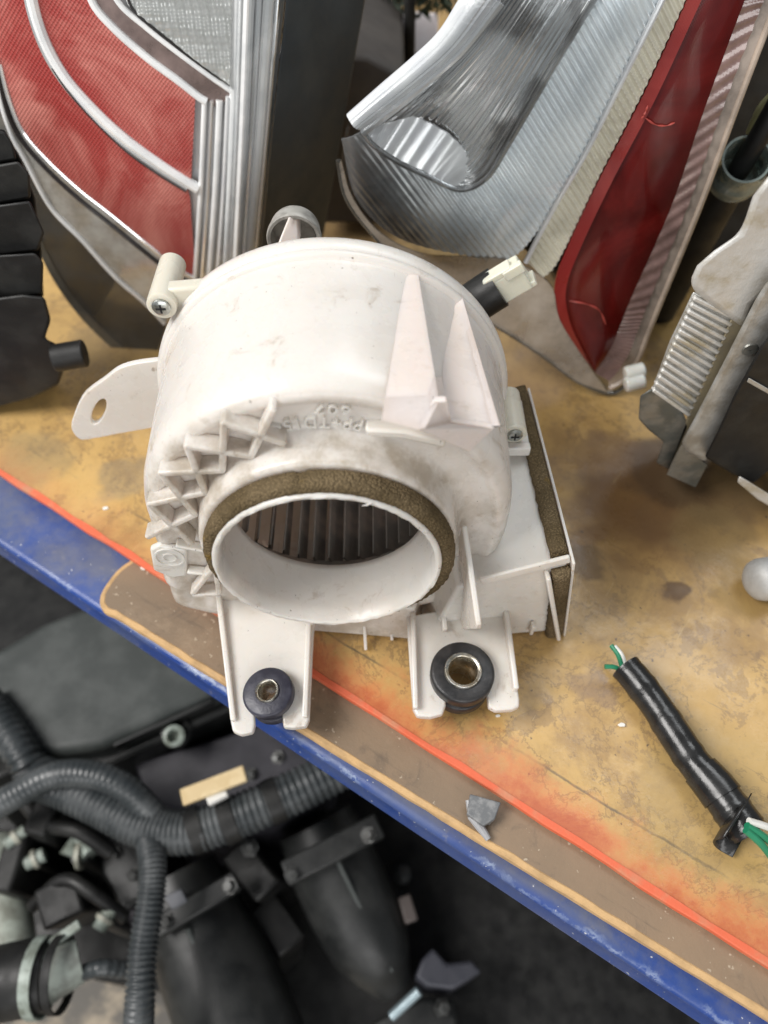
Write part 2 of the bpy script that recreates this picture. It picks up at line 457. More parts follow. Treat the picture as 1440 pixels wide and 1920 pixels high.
# lower brown board, with its rounded end
zb = -.0042
b_front0 = bl((215, 1150), zb); b_front1 = bl((1440, 1905), zb); b_c = bl((196, 1105), zb); b_end = bl((253, 1047), zb)
slope = (b_front1.y - b_front0.y) / (b_front1.x - b_front0.x)
rr = random.Random(5)
front = [b_front0.lerp(b_front1, t) + V3((0, .0003 * (rr.random() - .5), 0)) for t in [i / 40 for i in range(41)]]
ext = b_front1 + V3((L1 - b_front1.x, slope * (L1 - b_front1.x), 0))
corner = crom([b_end, bl((222, 1070), zb), b_c, bl((190, 1128), zb), bl((198, 1143), zb), b_front0], 16)
outline = [p for p in corner[:-1]] + front + [ext, V3((L1, .06, 0)), V3((b_end.x + .02, .06, 0))]
board_root = thing("fibreboard_panel", "brown fibreboard panel with raw tan edge and rounded end, between blue beam and upper sheet", "board", (P0.x, P0.y, zb - .005))
board_root.rotation_euler = ROT.to_euler()
bench_child("panel", prism([(p.x, p.y, zb - .005) for p in outline], (0, 0, .005)), BB, board_root, zb - .005)
rows = []
path = [p for p in corner[:-1]] + front + [ext]
for i, p in enumerate(path):
    t = (path[min(i + 1, len(path) - 1)] - path[max(i - 1, 0)]).normalized(); n = V3((t.y, -t.x, 0))
    j = .0003 * rr.random()
    rows.append([V3((*(p - n * (.0012 + j * 2)).xy, zb + .0003)), V3((*(p + n * .0004).xy, zb)), V3((*(p + n * .0012).xy, zb - .0010)), V3((*(p + n * (.0012 + j)).xy, zb - .0046)), V3((*(p - n * .002).xy, zb - .0049)), V3((*(p - n * .003).xy, zb - .0005))])
bench_child("raw_edge", grid(rows, close_u=True), TE, board_root, zb - .005, smooth=True)

# blue beam
zt = zb - .0054
c0 = bl((0, 1022), zt); c1 = bl((760, 1527), zt)
sl = (c1.y - c0.y) / (c1.x - c0.x)
def beam_pt(x, off, z): return V3((x, c0.y + sl * (x - c0.x) + off, z))
prof = [(.30, 0), (.004, 0), (.0015, -.0006), (.0002, -.002), (0, -.004), (0.002, -.012), (0.0, -.020), (0, -.0235), (.002, -.025), (.006, -.025), (.006, -.004), (.30, -.004)]
rows = [[beam_pt(x, o, zt + z) for o, z in prof] for x in (L0, L1)]
beam = tag(bench_child("steel_beam", grid(rows, close_u=True), BLUE, None, 0, smooth=True, angle=50), "blue painted steel shelf beam along the front edge of the bench", "beam")
beam.matrix_world = Matrix.Translation((P0.x, P0.y, 0)) @ ROT.to_4x4()


# ------------------------------------------------------------ the blower
BX, BY, BZ = -.0272, .300, .0912
TILT = rad(3.0)
AX = V3((0.012, -math.cos(TILT), math.sin(TILT))).normalized()      # towards the inlet
A0 = V3((BX, BY, BZ))
E1, E2, _ = frame(AX)
if E2.z < 0: E2 = -E2
def ond(p, d): return onplane(p, A0 + AX * d, AX)                    # pixel on the plane d in front of the flange
def cyl(d, r, deg): return A0 + AX * d + E1 * (r * math.cos(rad(deg))) + E2 * (r * math.sin(rad(deg)))
def oncyl(p, r):
    d = ray(*p); o = CAM - A0
    d2 = d - AX * d.dot(AX); o2 = o - AX * o.dot(AX)
    a, b, c = d2.dot(d2), 2 * d2.dot(o2), o2.dot(o2) - r * r
    return CAM + d * ((-b - math.sqrt(max(0, b * b - 4 * a * c))) / (2 * a))
def polar(q):
    v = q - A0; d = v.dot(AX); v = v - AX * d
    return d, v.length, math.degrees(math.atan2(v.dot(E2), v.dot(E1)))
blower = thing("blower_fan", "white plastic blower fan with round foam-ringed inlet standing on the yellow board", "blower", (BX, .25, 0))

ST = [(-180, 1.0), (-168, 1.035), (-158, 1.10), (-148, 1.24), (-139, 1.37), (-132, 1.33), (-120, 1.18), (-105, 1.07), (-90, 1.035), (-70, 1.07), (-50, 1.10), (-25, 1.03), (0, 1.0), (90, 1.0), (180, 1.0)]
def spread(th):
    a = math.degrees(th); a = (a + 180) % 360 - 180
    for (a0, s0), (a1, s1) in zip(ST, ST[1:]):
        if a0 <= a <= a1:
            t = (a - a0) / (a1 - a0); t = t * t * (3 - 2 * t); return s0 + (s1 - s0) * t
    return 1.0
# front shell: flange ridge, drum wall, shoulder, sunk face, cone up to the collar
prof = [(.0085, .0925), (.0100, .0932), (.0116, .0934), (.0134, .0928), (.0142, .0908), (.0165, .0903), (.034, .0897), (.060, .0889), (.082, .0880),
        (.0880, .0868), (.0920, .0846), (.0942, .0815), (.0938, .0792), (.0922, .0776), (.0915, .0758), (.0912, .0710), (.0915, .0660), (.0928, .0632), (.0960, .0614), (.1010, .0603), (.1060, .0597), (.1078, .0588), (.1083, .0570), (.1083, .0525)]
wt = [1] * 12 + [.97, .93, .88, .75, .5, .25, .1, 0, 0, 0, 0, 0]
front = lathe(prof, A0, AX, 128, rf=lambda th, k: 1 + (spread(th) - 1) * wt[k])
for v in front[0]: v.z = max(v.z, .0025)
obj("front_shell", front, WHITE, blower, smooth=True, angle=50)
# rear shell
prof = [(.0100, .0928), (.0085, .0940), (.0040, .0940), (.0010, .0934), (-.0015, .0915), (-.0040, .0870), (-.0065, .0750), (-.0080, .040), (-.0080, .001)]
rear = lathe(prof, A0, AX, 112, rf=lambda th, k: 1 + (spread(th) - 1) * (.9 if k < 5 else .4))
for v in rear[0]: v.z = max(v.z, .0015)
obj("rear_shell", rear, WHITE2, blower, smooth=True, angle=50)
obj("motor_can", lathe([(-.007, .034), (-.030, .034), (-.033, .031), (-.033, .001)], A0, AX, 40), BLACKP, blower, smooth=True, angle=40)
# collar with its thin rim
RIM = .1195
prof = [(.0935, .0515), (.1000, .0520), (RIM - .001, .0523), (RIM, .0518), (RIM + .0003, .0505), (RIM - .0006, .0494), (.1100, .0488), (.1000, .0478), (.0900, .0466), (.0868, .0462), (.0860, .0470), (.0875, .053)]
col = lathe(prof, A0, AX, 112)
jr = random.Random(3)
jag = [V3((0, 0, 0)) for _ in range(112)]
for i, v in enumerate(col[0]):
    k = i // 112
    if k in (2, 3, 4, 5): v += AX * (.0009 * (jr.random() - .6)) + E2 * (.0003 * (jr.random() - .5))
collar = obj("inlet_collar", col, WHITE2, blower, smooth=True, angle=60)
for deg, ln in ((66, .005), (-24, .004), (-2, .002), (30, .0025), (150, .002)):          # torn burrs on the rim
    p = cyl(RIM - .0005, .0515, deg); q = cyl(RIM + .001, .0515 - ln * .4, deg + ln * 900)
    obj("burr", tube([p, p.lerp(q, .5) + AX * .0006, q], [.0006, .0004, .0001], 6), WHITE2, collar, smooth=True)
# foam ring round the collar
fr = random.Random(11)
rows = []
nf = 170
for j in range(nf + 1):
    deg = -52 + (196 + 52) * j / nf
    env = min(1, (j + 1) / 26) * min(1, (nf - j + 1) / 22)
    th = .0014 + (.0034 + .0016 * max(0, math.cos(rad(deg)))) * env
    if 96 < deg < 101: th *= .80
    sec = []
    for (d, r) in ((.1088, .0), (.1086, .55), (.1092, .93), (.1106, 1.03), (.1135, 1.0), (.1160, .96), (.1176, .80), (.1184, .30), (.1182, 0)):
        jj = .00050 * (fr.random() - .5)
        sec.append(cyl(d + jj, .0521 + r * th + jj, deg))
    rows.append(sec)
fv = grid(rows, close_u=True); n9 = 9
fv[1].append(tuple(range(n9))); fv[1].append(tuple(range(nf * n9, nf * n9 + n9)))
obj("foam_ring", fv, FOAM, blower, smooth=True, angle=0)

# squirrel-cage wheel inside
wheel = obj("fan_wheel", join(lathe([(.006, .001), (.006, .062), (.010, .0625), (.010, .030), (.020, .022), (.034, .010), (.036, .001)], A0, AX, 48),
                              lathe([(.0785, .0605), (.0815, .0605), (.0815, .0545), (.0785, .0545), (.0785, .0605)], A0, AX, 64)), FANBLACK, blower, smooth=True, angle=40)
sec = [(0.0500, 0.0), (.0530, 1.3), (.0560, 2.9), (.0585, 4.9), (.0600, 7.0)]
rows = []
for d in (.0095, .045, .0795):
    out = [cyl(d, r, a) for r, a in sec] + [cyl(d, r - .0001, a + .95) for r, a in reversed(sec)]
    rows.append([p - A0 for p in out])
bv = grid(rows, close_u=True)
bme = bpy.data.meshes.new("blade"); bme.from_pydata([tuple(p) for p in bv[0]], [], bv[1]); bme.materials.append(FANBLACK)
bb = bmesh.new(); bb.from_mesh(bme); bmesh.ops.recalc_face_normals(bb, faces=bb.faces); bb.to_mesh(bme); bb.free()
NB = 38
for k in range(NB):
    o = bpy.data.objects.new("blade", bme); sc.collection.objects.link(o); o.parent = wheel
    o.matrix_basis = Matrix.Translation(A0 - V3(blower.location)) @ Matrix.Rotation(2 * math.pi * k / NB, 4, AX)

# crossing stiffening ribs on the sunk front face
O = [(512, 762), (421, 786), (352, 829), (303, 880), (282, 938), (279, 999)]
I = [(533, 824), (472, 848), (418, 874), (386, 916), (367, 957), (360, 1012)]
dn = .0972
Ow = [ond(p, dn) for p in O]; Iw = [ond(p, dn) for p in I]
def latt(a, b):
    a = a - AX * .0012; b = b - AX * .0012
    obj("lattice_rib", bar(a - (b - a).normalized() * .001, b + (b - a).normalized() * .001, E1.cross(AX) if abs((b - a).dot(E1)) > abs((b - a).dot(E2)) else E1, .0031, .0090), WHITE, blower, bevel=.0010, seg=3)
for k in range(6):
    if k < 5: latt(Ow[k], Iw[k + 1])
    if k > 0: latt(Ow[k], Iw[k - 1])
# little pads at the lower left corner of the face: a boss pad with a ring and two gussets
pad = [ond(p, .0920) for p in ((283, 1020), (300, 1012), (352, 1022), (352, 1070), (325, 1074), (290, 1060))]
cp = obj("corner_pad", prism(pad, AX * .0035), DIRTYW, blower, bevel=.0012)
pc = ond((318, 1045), .0957)
obj("boss_ring", lathe([(-.001, .0075), (.0006, .0075), (.0006, .0066), (-.001, .0066)], pc, AX, 32), DIRTYW, cp, smooth=True, angle=40)
obj("boss_ring", lathe([(-.001, .0036), (.0006, .0036), (.0006, .0029), (-.001, .0029)], pc, AX, 24), DIRTYW, cp, smooth=True, angle=40)
for a, b in (((362, 1106), (402, 1056)), ((362, 1108), (412, 1106)), ((405, 1060), (412, 1106))):
    obj("gusset", bar(ond(a, .0965), ond(b, .0965), E2 if abs(a[0] - b[0]) > 20 else E1, .0028, .007), WHITE, blower, bevel=.0009, seg=3)
for a, b in (((330, 1018), (405, 1032)), ((352, 1068), (395, 1072))):
    obj("gusset", bar(ond(a, .0945), ond(b, .0945), E2, .0022, .005), DIRTYW, blower, bevel=.0008)

# moulded resin mark and date, upside down along the top of the face
def arc_text(txt, cap, width, radius, mid, d, ext, mat, name):
    cu = bpy.data.curves.new(name, 'FONT'); cu.body = txt; cu.size = 1; cu.extrude = .02; cu.align_x = 'CENTER'; cu.space_character = 1.15; cu.offset = .0
    cu.resolution_u = 3
    to = bpy.data.objects.new(name, cu); sc.collection.objects.link(to)
    bpy.context.view_layer.update()
    me = bpy.data.meshes.new_from_object(to.evaluated_get(bpy.context.evaluated_depsgraph_get()))
    bpy.data.objects.remove(to); bpy.data.curves.remove(cu)
    xs = [v.co.x for v in me.vertices]; xm = (min(xs) + max(xs)) / 2; kx = width / (max(xs) - min(xs)); ky = cap / .70
    V = [cyl(d + (ext if v.co.z > 0 else -ext), radius - v.co.y * ky, mid + math.degrees((v.co.x - xm) * kx / radius)) for v in me.vertices]
    F = [tuple(p.vertices) for p in me.polygons]
    return obj(name, (V, F), mat, blower)
_, r1, a1 = polar(ond((605, 777), .0915)); _, r2, a2 = polar(ond((624, 754), .0915))
arc_text(">PP+TD15<", .0060, .0440, r1, a1, .0918, .0019, DIRTYW, "moulded_mark")
arc_text("607", .0044, .0150, r2, a2, .0922, .0019, DIRTYW, "moulded_date")

# scoop-shaped bracket on the shoulder: two tapering fins and an end wall
scoop = None
DF = .100
B, C, D, Dt = ond((715, 788), .0960), ond((783, 806), DF), ond((813, 752), DF), ond((822, 730), DF - .002)
D2, K, H, G = ond((838, 752), DF), ond((846, 792), DF), ond((928, 803), DF), ond((880, 848), DF)
def base_line(pts, r):
    return [oncyl(p, r) for p in pts]
# left fin: base line on the drum, ridge rising to the front
A = oncyl((772, 490), .0912)
M_ = oncyl((740, 640), .0894)
pn = (D - A).cross(M_ - A).normalized()
pl_ = lambda p: onplane(p, A, pn)
C = pl_((783, 806))
bl_ = [pl_(p) for p in ((764, 492), (757, 530), (748, 585), (738, 650), (730, 695), (722, 745), (715, 788))] + [C]
m_ = len(bl_)
rg = [A.lerp(D, min(1, i / (m_ - 2))) for i in range(m_ - 1)] + [D.lerp(C, .02)]
ri_ = [p + E1 * .0022 - E2 * .0006 - AX * .0004 for p in rg]
bi_ = base_line([(782, 494), (786, 530), (792, 585), (800, 640), (808, 690)], .0880) + [C.lerp(D, .2) + E1 * .003 - AX * .014, C.lerp(D, .2) + E1 * .003 - AX * .006, C + E1 * .003 - AX * .001]
rows = [[bl_[i], rg[i], ri_[i], bi_[i]] for i in range(m_)]
g = grid(rows, close_u=True); g[1].append((0, 1, 2, 3)); q = (m_ - 1) * 4; g[1].append((q, q + 1, q + 2, q + 3))
obj("scoop_fin", g, PINK, blower, bevel=.0008, angle=32)
# right fin: thin, leaning outwards
A2 = oncyl((852, 536), .0908)
b2 = base_line([(851, 540), (844, 580), (838, 620), (832, 660), (829, 700), (834, 745)], .0888) + [K - AX * .001]
m_ = len(b2)
r2 = [A2.lerp(H - AX * .0008, i / (m_ - 1)) for i in range(m_)]
rows = [[b2[i], r2[i], r2[i] + E1 * .0022 + E2 * .0004, b2[i] + E1 * .0030 - E2 * .004] for i in range(m_)]
g = grid(rows, close_u=True); g[1].append((0, 1, 2, 3)); q = (m_ - 1) * 4; g[1].append((q, q + 1, q + 2, q + 3))
obj("scoop_fin", g, PINK, blower, bevel=.0005, angle=40)
obj("scoop_wall", prism([C, D, D2, K, H, G], -AX * .0032), PINK, blower, bevel=.0010, seg=3)
fl = [ond((818, 765), DF - .004), ond((846, 795), DF - .004), oncyl((829, 706), .090), oncyl((815, 706), .090)]
obj("scoop_floor", prism(fl, -E2 * .003), PINK, blower, bevel=.0005)
led = [ond(p, .0965) for p in ((684, 803), (690, 816), (760, 822), (834, 838), (836, 826), (760, 806))]
obj("shoulder_ledge", prism([p - AX * .006 for p in led], AX * .007), DIRTYW, blower, bevel=.0012)

# outlet duct to the right
TFR = ony((1066, 1052), .196); TFL = ony((858, 1102), .1905)
BFR = V3((TFR.x + .010, .1965, .001)); BFL = V3((TFL.x - .012, .190, .001))
zb_ = TFR.z - .003
TBR = onz((986, 738), zb_); BBR = V3((TBR.x + .012, TBR.y + .004, .001))
TBL = V3((.02, TBR.y, zb_ - .006)); BBL = V3((.0, TBR.y, .001))
V = [TFR, TFL, BFL, BFR, TBR, TBL, BBL, BBR]
duct = obj("outlet_duct", (V, [(0, 1, 2, 3), (4, 0, 3, 7), (5, 1, 0, 4), (1, 5, 6, 2), (3, 2, 6, 7), (4, 7, 6, 5)]), WHITE2, blower, bevel=.002, seg=3)
dx = (TFR - TFL).normalized(); dy = (TBR - TFR).normalized(); dz = (TFR - BFR).normalized()
nz = dx.cross(dy).normalized()
if nz.z < 0: nz = -nz
# thin end lip, the edge rib and foam strips
lip = [TFR + dx * .0015 + nz * .0030 - dy * .004, BFR + dx * .0015 - dy * .004 - dz * .000, BBR + dx * .0015 + dy * .001, TBR + dx * .0015 + nz * .0030 + dy * .001]
obj("end_lip", prism(lip, dx * .0014), WHITE2, duct, bevel=.0004)
obj("edge_rib", bar(TFL + nz * .0012 + dx * .012, TFR + nz * .0022 + dx * .001, nz, .0058, .0022), WHITE2, duct, bevel=.0009, seg=3)
def foam_strip(p0, p1, side, nrm, wd, th, taper=1.0):
    r = random.Random(int(wd * 1e6)); rows = []
    for i in range(41):
        t = i / 40; p = p0.lerp(p1, t); k = min(1, (i + 1.5) / 3, (41.5 - i) / 3)
        ww = wd * (1 + .10 * (r.random() - .5)) * (taper + (1 - taper) * t); hh = th * k * (1 + .10 * (r.random() - .5))
        rows.append([p, p + nrm * hh * .8 + side * ww * .03, p + nrm * hh + side * ww * .18, p + nrm * hh * 1.02 + side * ww * .55, p + nrm * hh * .95 + side * ww * .88, p + nrm * hh * .6 + side * ww, p + side * ww])
    g = grid(rows, close_u=True); g[1].append(tuple(range(7))); g[1].append(tuple(range(280, 287)))
    return g
obj("foam_strip", foam_strip(TFR + dy * .0035 + dx * .001, TBR + dy * .005 + dx * .001, -dx, nz, .0092, .0048, 1.0), FOAM, duct, smooth=True, angle=0)
nf_ = dx.cross(dz).normalized()
if nf_.y > 0: nf_ = -nf_
obj("foam_strip", foam_strip(TFR - dz * .0035 + dx * .001, BFR + dz * .001 + dx * .001, -dx, nf_, .0093, .0052), FOAM, duct, smooth=True, angle=0)
# vertical stiffeners on the duct front
for a, b in (((1026, 1076), (1046, 1192)),):
    p = ony(a, .1925); q = ony(b, .1905); q.z = max(q.z, .001)
    obj("stiffener", bar(p, q, dx, .0024, .007), WHITE2, duct, bevel=.0008)
p = ony((1000, 1170), .1925); q = p - V3((0, 0, min(p.z - .001, .010)))
obj("stiffener", bar(p, q, dx, .002, .004), WHITE2, duct, bevel=.0005)
# tall tapering gusset between face and leg
fa = ony((866, 985), .2035); fb = ony((893, 1172), .163)
obj("tall_gusset", prism([fa, fb, fb - V3((0, 0, .004)), V3((fb.x - .001, .192, .012)), V3((fa.x - .001, .2035, fa.z - .012))], V3((.0027, .0002, 0))), WHITE2, blower, bevel=.0007)

# screwed lugs holding the shells together
def lug(c, back, r, name="screw_lug"):
    lg = obj(name, lathe([(-back, r * .92), (-.002, r), (0, r * .98), (.0004, r * .90), (.0004, .001)], c, AX, 28), NATURAL, blower, smooth=True, angle=40)
    sw = obj("screw", lathe([(.0002, r * .62), (.0014, r * .62), (.0022, r * .50), (.0024, .0004)], c, AX, 24), SCREW, lg, smooth=True, angle=40)
    for dd in (E1, E2):
        obj("cross_slot", bar(c + AX * .0023 - dd * r * .33, c + AX * .0023 + dd * r * .33, AX, .0007, r * .13), DARKHOLE, lg)
    return lg
lc = ond((303, 574), .012)
lug(lc, .034, .0072)
obj("lug_web", prism([lc - AX * .004 + E2 * .006, lc - AX * .004 - E2 * .006 , lc + E1 * .022 - E2 * .010 - AX * .004, lc + E1 * .022 + E2 * .008 - AX * .004], -AX * .008), NATURAL, blower, bevel=.0015)
rc = ond((965, 814), .034)
lug(rc, .030, .0066)
obj("lug_shelf", prism([rc + E2 * -.006 - E1 * .010, rc - E2 * .006 + E1 * .009, rc - E2 * .012 + E1 * .009, rc - E2 * .012 - E1 * .010], AX * .005), WHITE2, blower, bevel=.0008)
obj("lug_shelf", prism([rc + E2 * -.0075 - E1 * .010, rc - E2 * .0075 + E1 * .009, rc - E2 * .018 + E1 * .009, rc - E2 * .018 - E1 * .010], -AX * .034), WHITE2, blower, bevel=.0008)

# mounting ear with a slot, on the left
ear_out = crom([(300, 676), (255, 682), (222, 692), (195, 712), (158, 740), (140, 775), (134, 803), (150, 824), (178, 822), (230, 812), (300, 800)], 34)
ear_hole = [(185 + 13 * math.cos(t) * .95 + 8 * math.sin(t) * -1, 772 + 24 * math.sin(t) - 1 * math.cos(t)) for t in [2 * math.pi * k / 20 for k in range(20)]]
EO = [ond((p.x, p.y), .003) for p in ear_out]; EH = [ond(p, .003) for p in ear_hole]
def plate_with_hole(out, hole, vec):
    bm = bmesh.new()
    def loop(P):
        vs = [bm.verts.new(p) for p in P]; return [bm.edges.new((vs[i], vs[(i + 1) % len(vs)])) for i in range(len(vs))]
    ed = loop(out) + loop(hole)
    bmesh.ops.triangle_fill(bm, use_beauty=True, use_dissolve=False, edges=ed)
    ext = bmesh.ops.extrude_face_region(bm, geom=bm.faces[:])
    bmesh.ops.translate(bm, verts=[v for v in ext['geom'] if isinstance(v, bmesh.types.BMVert)], vec=vec)
    bm.verts.index_update()
    r = ([v.co.copy() for v in bm.verts], [tuple(v.index for v in f.verts) for f in bm.faces]); bm.free(); return r
obj("mounting_ear", plate_with_hole(EO, EH, -AX * .0035), WHITE2, blower, bevel=.0008)

# cooling spigot behind the flange and the small web in front of it
sp = ony((553, 438), .336)
obj("cooling_spigot", lathe([(-.006, .0118), (-.004, .0125), (.0, .0130), (.003, .0137), (.005, .0138), (.0058, .0133), (.0056, .0118), (.0035, .0110), (-.003, .0108), (-.003, .001)], sp, AX, 40),
    simple("grey_translucent_nylon", (.36, .35, .32), .4, 0, (.22, .21, .19), 120), blower, smooth=True, angle=45)
wa = ony((541, 408), .330); 
obj("spigot_web", prism([wa, ony((519, 462), .318), ony((560, 458), .322), wa + V3((.004, .004, -.002))], V3((.001, .006, 0))), PINK, blower, bevel=.0008)

# motor lead with its white plug
pl = obj("motor_lead", tube(crom([ony((800, 640), .333), ony((862, 588), .335), ony((900, 560), .338), ony((934, 538), .340)], 10), [.0115] * 10, 16), BLACKP, blower, smooth=True)
ca, cb = ony((925, 543), .340), ony((984, 508), .341)
t = (cb - ca).normalized(); n = V3((0, -1, 0)); n = (n - t * n.dot(t)).normalized(); s_ = t.cross(n)
if s_.z < 0: s_ = -s_
IV = white_plastic("ivory_plug", (.80, .79, .66), (.70, .68, .52), .3, .1)
plug = obj("plug", bar(ca, cb, s_, .0165, .012), IV, blower, bevel=.001)
obj("plug_rib", bar(ca + s_ * .0095 + n * .002 - t * .001, cb + s_ * .0095 + n * .002 - t * .004, s_, .0035, .008), IV, plug, bevel=.0006)
obj("plug_rib", bar(cb - t * .009 + s_ * .0075 + n * .005, cb + t * .002 + s_ * .0075 + n * .005, s_, .006, .004), IV, plug, bevel=.0006)
obj("plug_rib", bar(cb - t * .004 - s_ * .0068, cb + t * .0025 - s_ * .0068, s_, .0035, .010), IV, plug, bevel=.0006)

# legs with grommets
def leg(pts, z0, z1, yroot, slot, name="mounting_leg"):
    """plate sloping from the root to its two prongs, slot centred on the grommet"""
    def zz(py): return z0 + (z1 - z0) * (py - 1140) / 220.0
    P = [onz(p, zz(p[1])) for p in pts]
    return obj(name, prism(P, V3((0, 0, -.0048))), WHITE2, blower, bevel=.0011, seg=3), zz
def slotpts(c, rx, ry, x0, x1, ybot):
    return [(x1, ybot), (x1, c[1] + ry * .55)] + [(c[0] + rx * math.cos(a), c[1] - ry * math.sin(a)) for a in [rad(k) for k in (-20, 10, 40, 65, 90, 115, 140, 170, 200)]] + [(x0, c[1] + ry * .55), (x0, ybot - 0)]
legL, zL = leg([(404, 1120), (440, 1105), (590, 1160), (587, 1200), (580, 1348), (574, 1361), (548, 1364), (531, 1362)] + slotpts((503, 1308), 26, 30, 476, 528, 1345)[1:-1] + [(478, 1358), (474, 1372), (452, 1377), (436, 1370), (432, 1350)], .023, .017, 0, None)
for a, b, nm in (((411, 1112), (439, 1352), "leg_rib"), ((580, 1172), (572, 1346), "leg_rib")):
    p = onz(a, zL(a[1])); q = onz(b, zL(b[1]))
    obj(nm, bar(p + V3((0, 0, .001)), q - V3((0, 0, .0012)), V3((1, 0, 0)), .0030, .008), WHITE2, legL, bevel=.0009, seg=3)
legR, zR = leg([(762, 1155), (850, 1140), (945, 1110), (952, 1180), (974, 1310), (974, 1324), (960, 1330), (930, 1332), (916, 1325)] + slotpts((868, 1272), 34, 36, 834, 912, 1310)[1:-1] + [(836, 1322), (830, 1338), (806, 1344), (782, 1342), (774, 1328)], .025, .019, 0, None)
for a, b, h in (((774, 1150), (779, 1330), .006), ((940, 1092), (966, 1296), .010)):
    p = onz(a, zR(a[1]) + .002); q = onz(b, zR(b[1]) + .001)
    obj("leg_rib", bar(p, q, V3((1, 0, 0)), .0028, h), WHITE2, legR, bevel=.0009, seg=3)
p = onz((828, 1118), zR(1118) + .004); q = onz((834, 1183), zR(1183) + .002)
obj("leg_rib", bar(p, q, V3((1, 0, 0)), .0026, .006), WHITE2, legR, bevel=.0008)
p = onz((835, 1128), zR(1128) + .003); q = onz((930, 1112), zR(1112) + .003)
obj("leg_rib", bar(p, q, V3((0, 0, 1)), .003, .0012), WHITE2, legR, bevel=.0004)

def grommet(c, ro, h, rs, ri, ax, mat):
    ax = V3(ax).normalized()
    pr = [(h, rs), (h, ro * .90), (h - .0005, ro * .965), (h - .0014, ro), (h * .66, ro), (h * .62, ro * .97), (h * .60, ro * .78), (h * .38, ro * .78), (h * .36, ro * .92), (h * .32, ro * .96), (h * .06, ro * .96), (.0002, ro * .90), (0, rs)]
    g = obj("grommet", lathe(pr, c, ax, 48), mat, blower, smooth=True, angle=50)
    pr = [(-.0006, rs), (h + .0009, rs), (h + .0014, rs - .0004), (h + .0012, ri + .0006), (h + .0004, ri), (-.0006, ri), (-.0006, rs)]
    obj("sleeve", lathe(pr, c, ax, 40), ZINC, g, smooth=True, angle=50)
    return g
hR = .0215; axR = V3((.03, -.03, 1)).normalized()
topR = onz((868, 1258), .0290)
grommet(topR - axR * hR, .0166, hR, .0098, .0075, axR, RUBBER)
hL = .0165; axL = V3((-.12, -.05, 1)).normalized()
topL = onz((501, 1296), .0255)
grommet(topL - axL * hL, .0132, hL, .0062, .0047, axL, RUBBER_BLUE)
# little spikes under the body
for a in ((686, 1218), (735, 1200), (775, 1214)):
    p = onz(a, .002); obj("moulding_spike", bar(p, p + V3((-.001, .014, .010)), V3((1, 0, 0)), .0018, .004), WHITE2, blower, bevel=.0005)

# low apron of the body between the legs
ap = [onz((560, 1182), .002), onz((775, 1200), .002), V3((.03, .235, .002)), V3((-.07, .235, .002))]
obj("lower_apron", prism(ap, V3((0, .004, .030))), WHITE, blower, bevel=.0015)

# ------------------------------------------------------------ tail lamps standing behind the blower
def patch(name, ca, cb, f, off, mat, parent, nu=24, nv=6, solid=.0015, relief=None, smooth=True):
    """sheet between two pixel curves laid on the lamp's curved face f, off towards the viewer"""
    a, b = crom(ca, nu), crom(cb, nu); rows = []
    for i in range(nu):
        row = []
        for j in range(nv):
            p = a[i].lerp(b[i], j / (nv - 1)); q = onsurf((p.x, p.y), f)
            o = off + (relief(i / (nu - 1), j / (nv - 1), q) if relief else 0)
            row.append(q + V3((0, -o, o * .15)))
        rows.append(row)
    V, F = grid(rows)
    n = len(V)
    if solid:                                                           # give it a back and edges
        V = V + [v + V3((0, solid, 0)) for v in V]
        F = F + [tuple(n + k for k in reversed(q)) for q in F]
        edge = [(i, j) for i, j in [(0, j) for j in range(nv)] + [(i, nv - 1) for i in range(1, nu)] + [(nu - 1, j) for j in range(nv - 2, -1, -1)] + [(i, 0) for i in range(nu - 2, 0, -1)]]
        ids = [i * nv + j for i, j in edge]
        for k in range(len(ids)):
            p_, q_ = ids[k], ids[(k + 1) % len(ids)]; F.append((p_, q_, q_ + n, p_ + n))
    return obj(name, (V, F), mat, parent, smooth=smooth, angle=40)
def bead(name, c, f, off, r, mat, parent, n=40, flat=1.0, tap=None):
    pts = [onsurf((p.x, p.y), f) + V3((0, -off, 0)) for p in crom(c, n)]
    rr = [r * (tap(i / (n - 1)) if tap else 1) for i in range(n)]
    return obj(name, tube(pts, rr, 10), mat, parent, smooth=True)
def backed(name, outline, f, off, depth, mat, parent, bevel=.002):
    """solid body: the outline on the face, drawn straight back"""
    P = [onsurf(p, f) + V3((0, off, 0)) for p in outline]
    return obj(name, prism(P, V3(depth)), mat, parent, bevel=bevel)
def flutes(n, amp, along='u'):
    return (lambda u, v, q: amp * math.sin((u if along == 'u' else v) * n * 2 * math.pi))

# --- left lamp
fL = lambda x, z: .425 + .10 * z + .55 * (x + .10) ** 2
lampL = thing("tail_lamp", "red and clear tail lamp with curved chrome strips, standing upright at the left", "tail lamp", (-.15, .43, 0))
REDL = red_lens("red_lens_pale", (.34, .045, .040), (.58, .21, .175), 870, .16, .5)
MAUVE = clear_mat("smoky_pink_plastic", (.5, .42, .40), .10, .15, body=(.36, .27, .25), bodyf=.55)
CLEARS = clear_mat("clear_lamp_plastic", (.97, .98, .98), .03, .05, bscale=60)
SPARK = simple("faceted_reflector", (.96, .97, .95), .10, .15, (.86, .87, .84), 200)
SKIRT = clear_mat("clear_lamp_skirt", (.30, .31, .30), .10, .10, body=(.25, .24, .21), bodyf=.30)
backed("housing", [(-60, 0 - 60), (535, -60), (532, 0), (505, 250), (486, 430), (470, 560), (380, 560), (280, 470), (160, 380), (60, 250), (0, 130), (-40, 40)], fL, .006, (.046, .062, -.012), GREYHOUSE, lampL, .004)
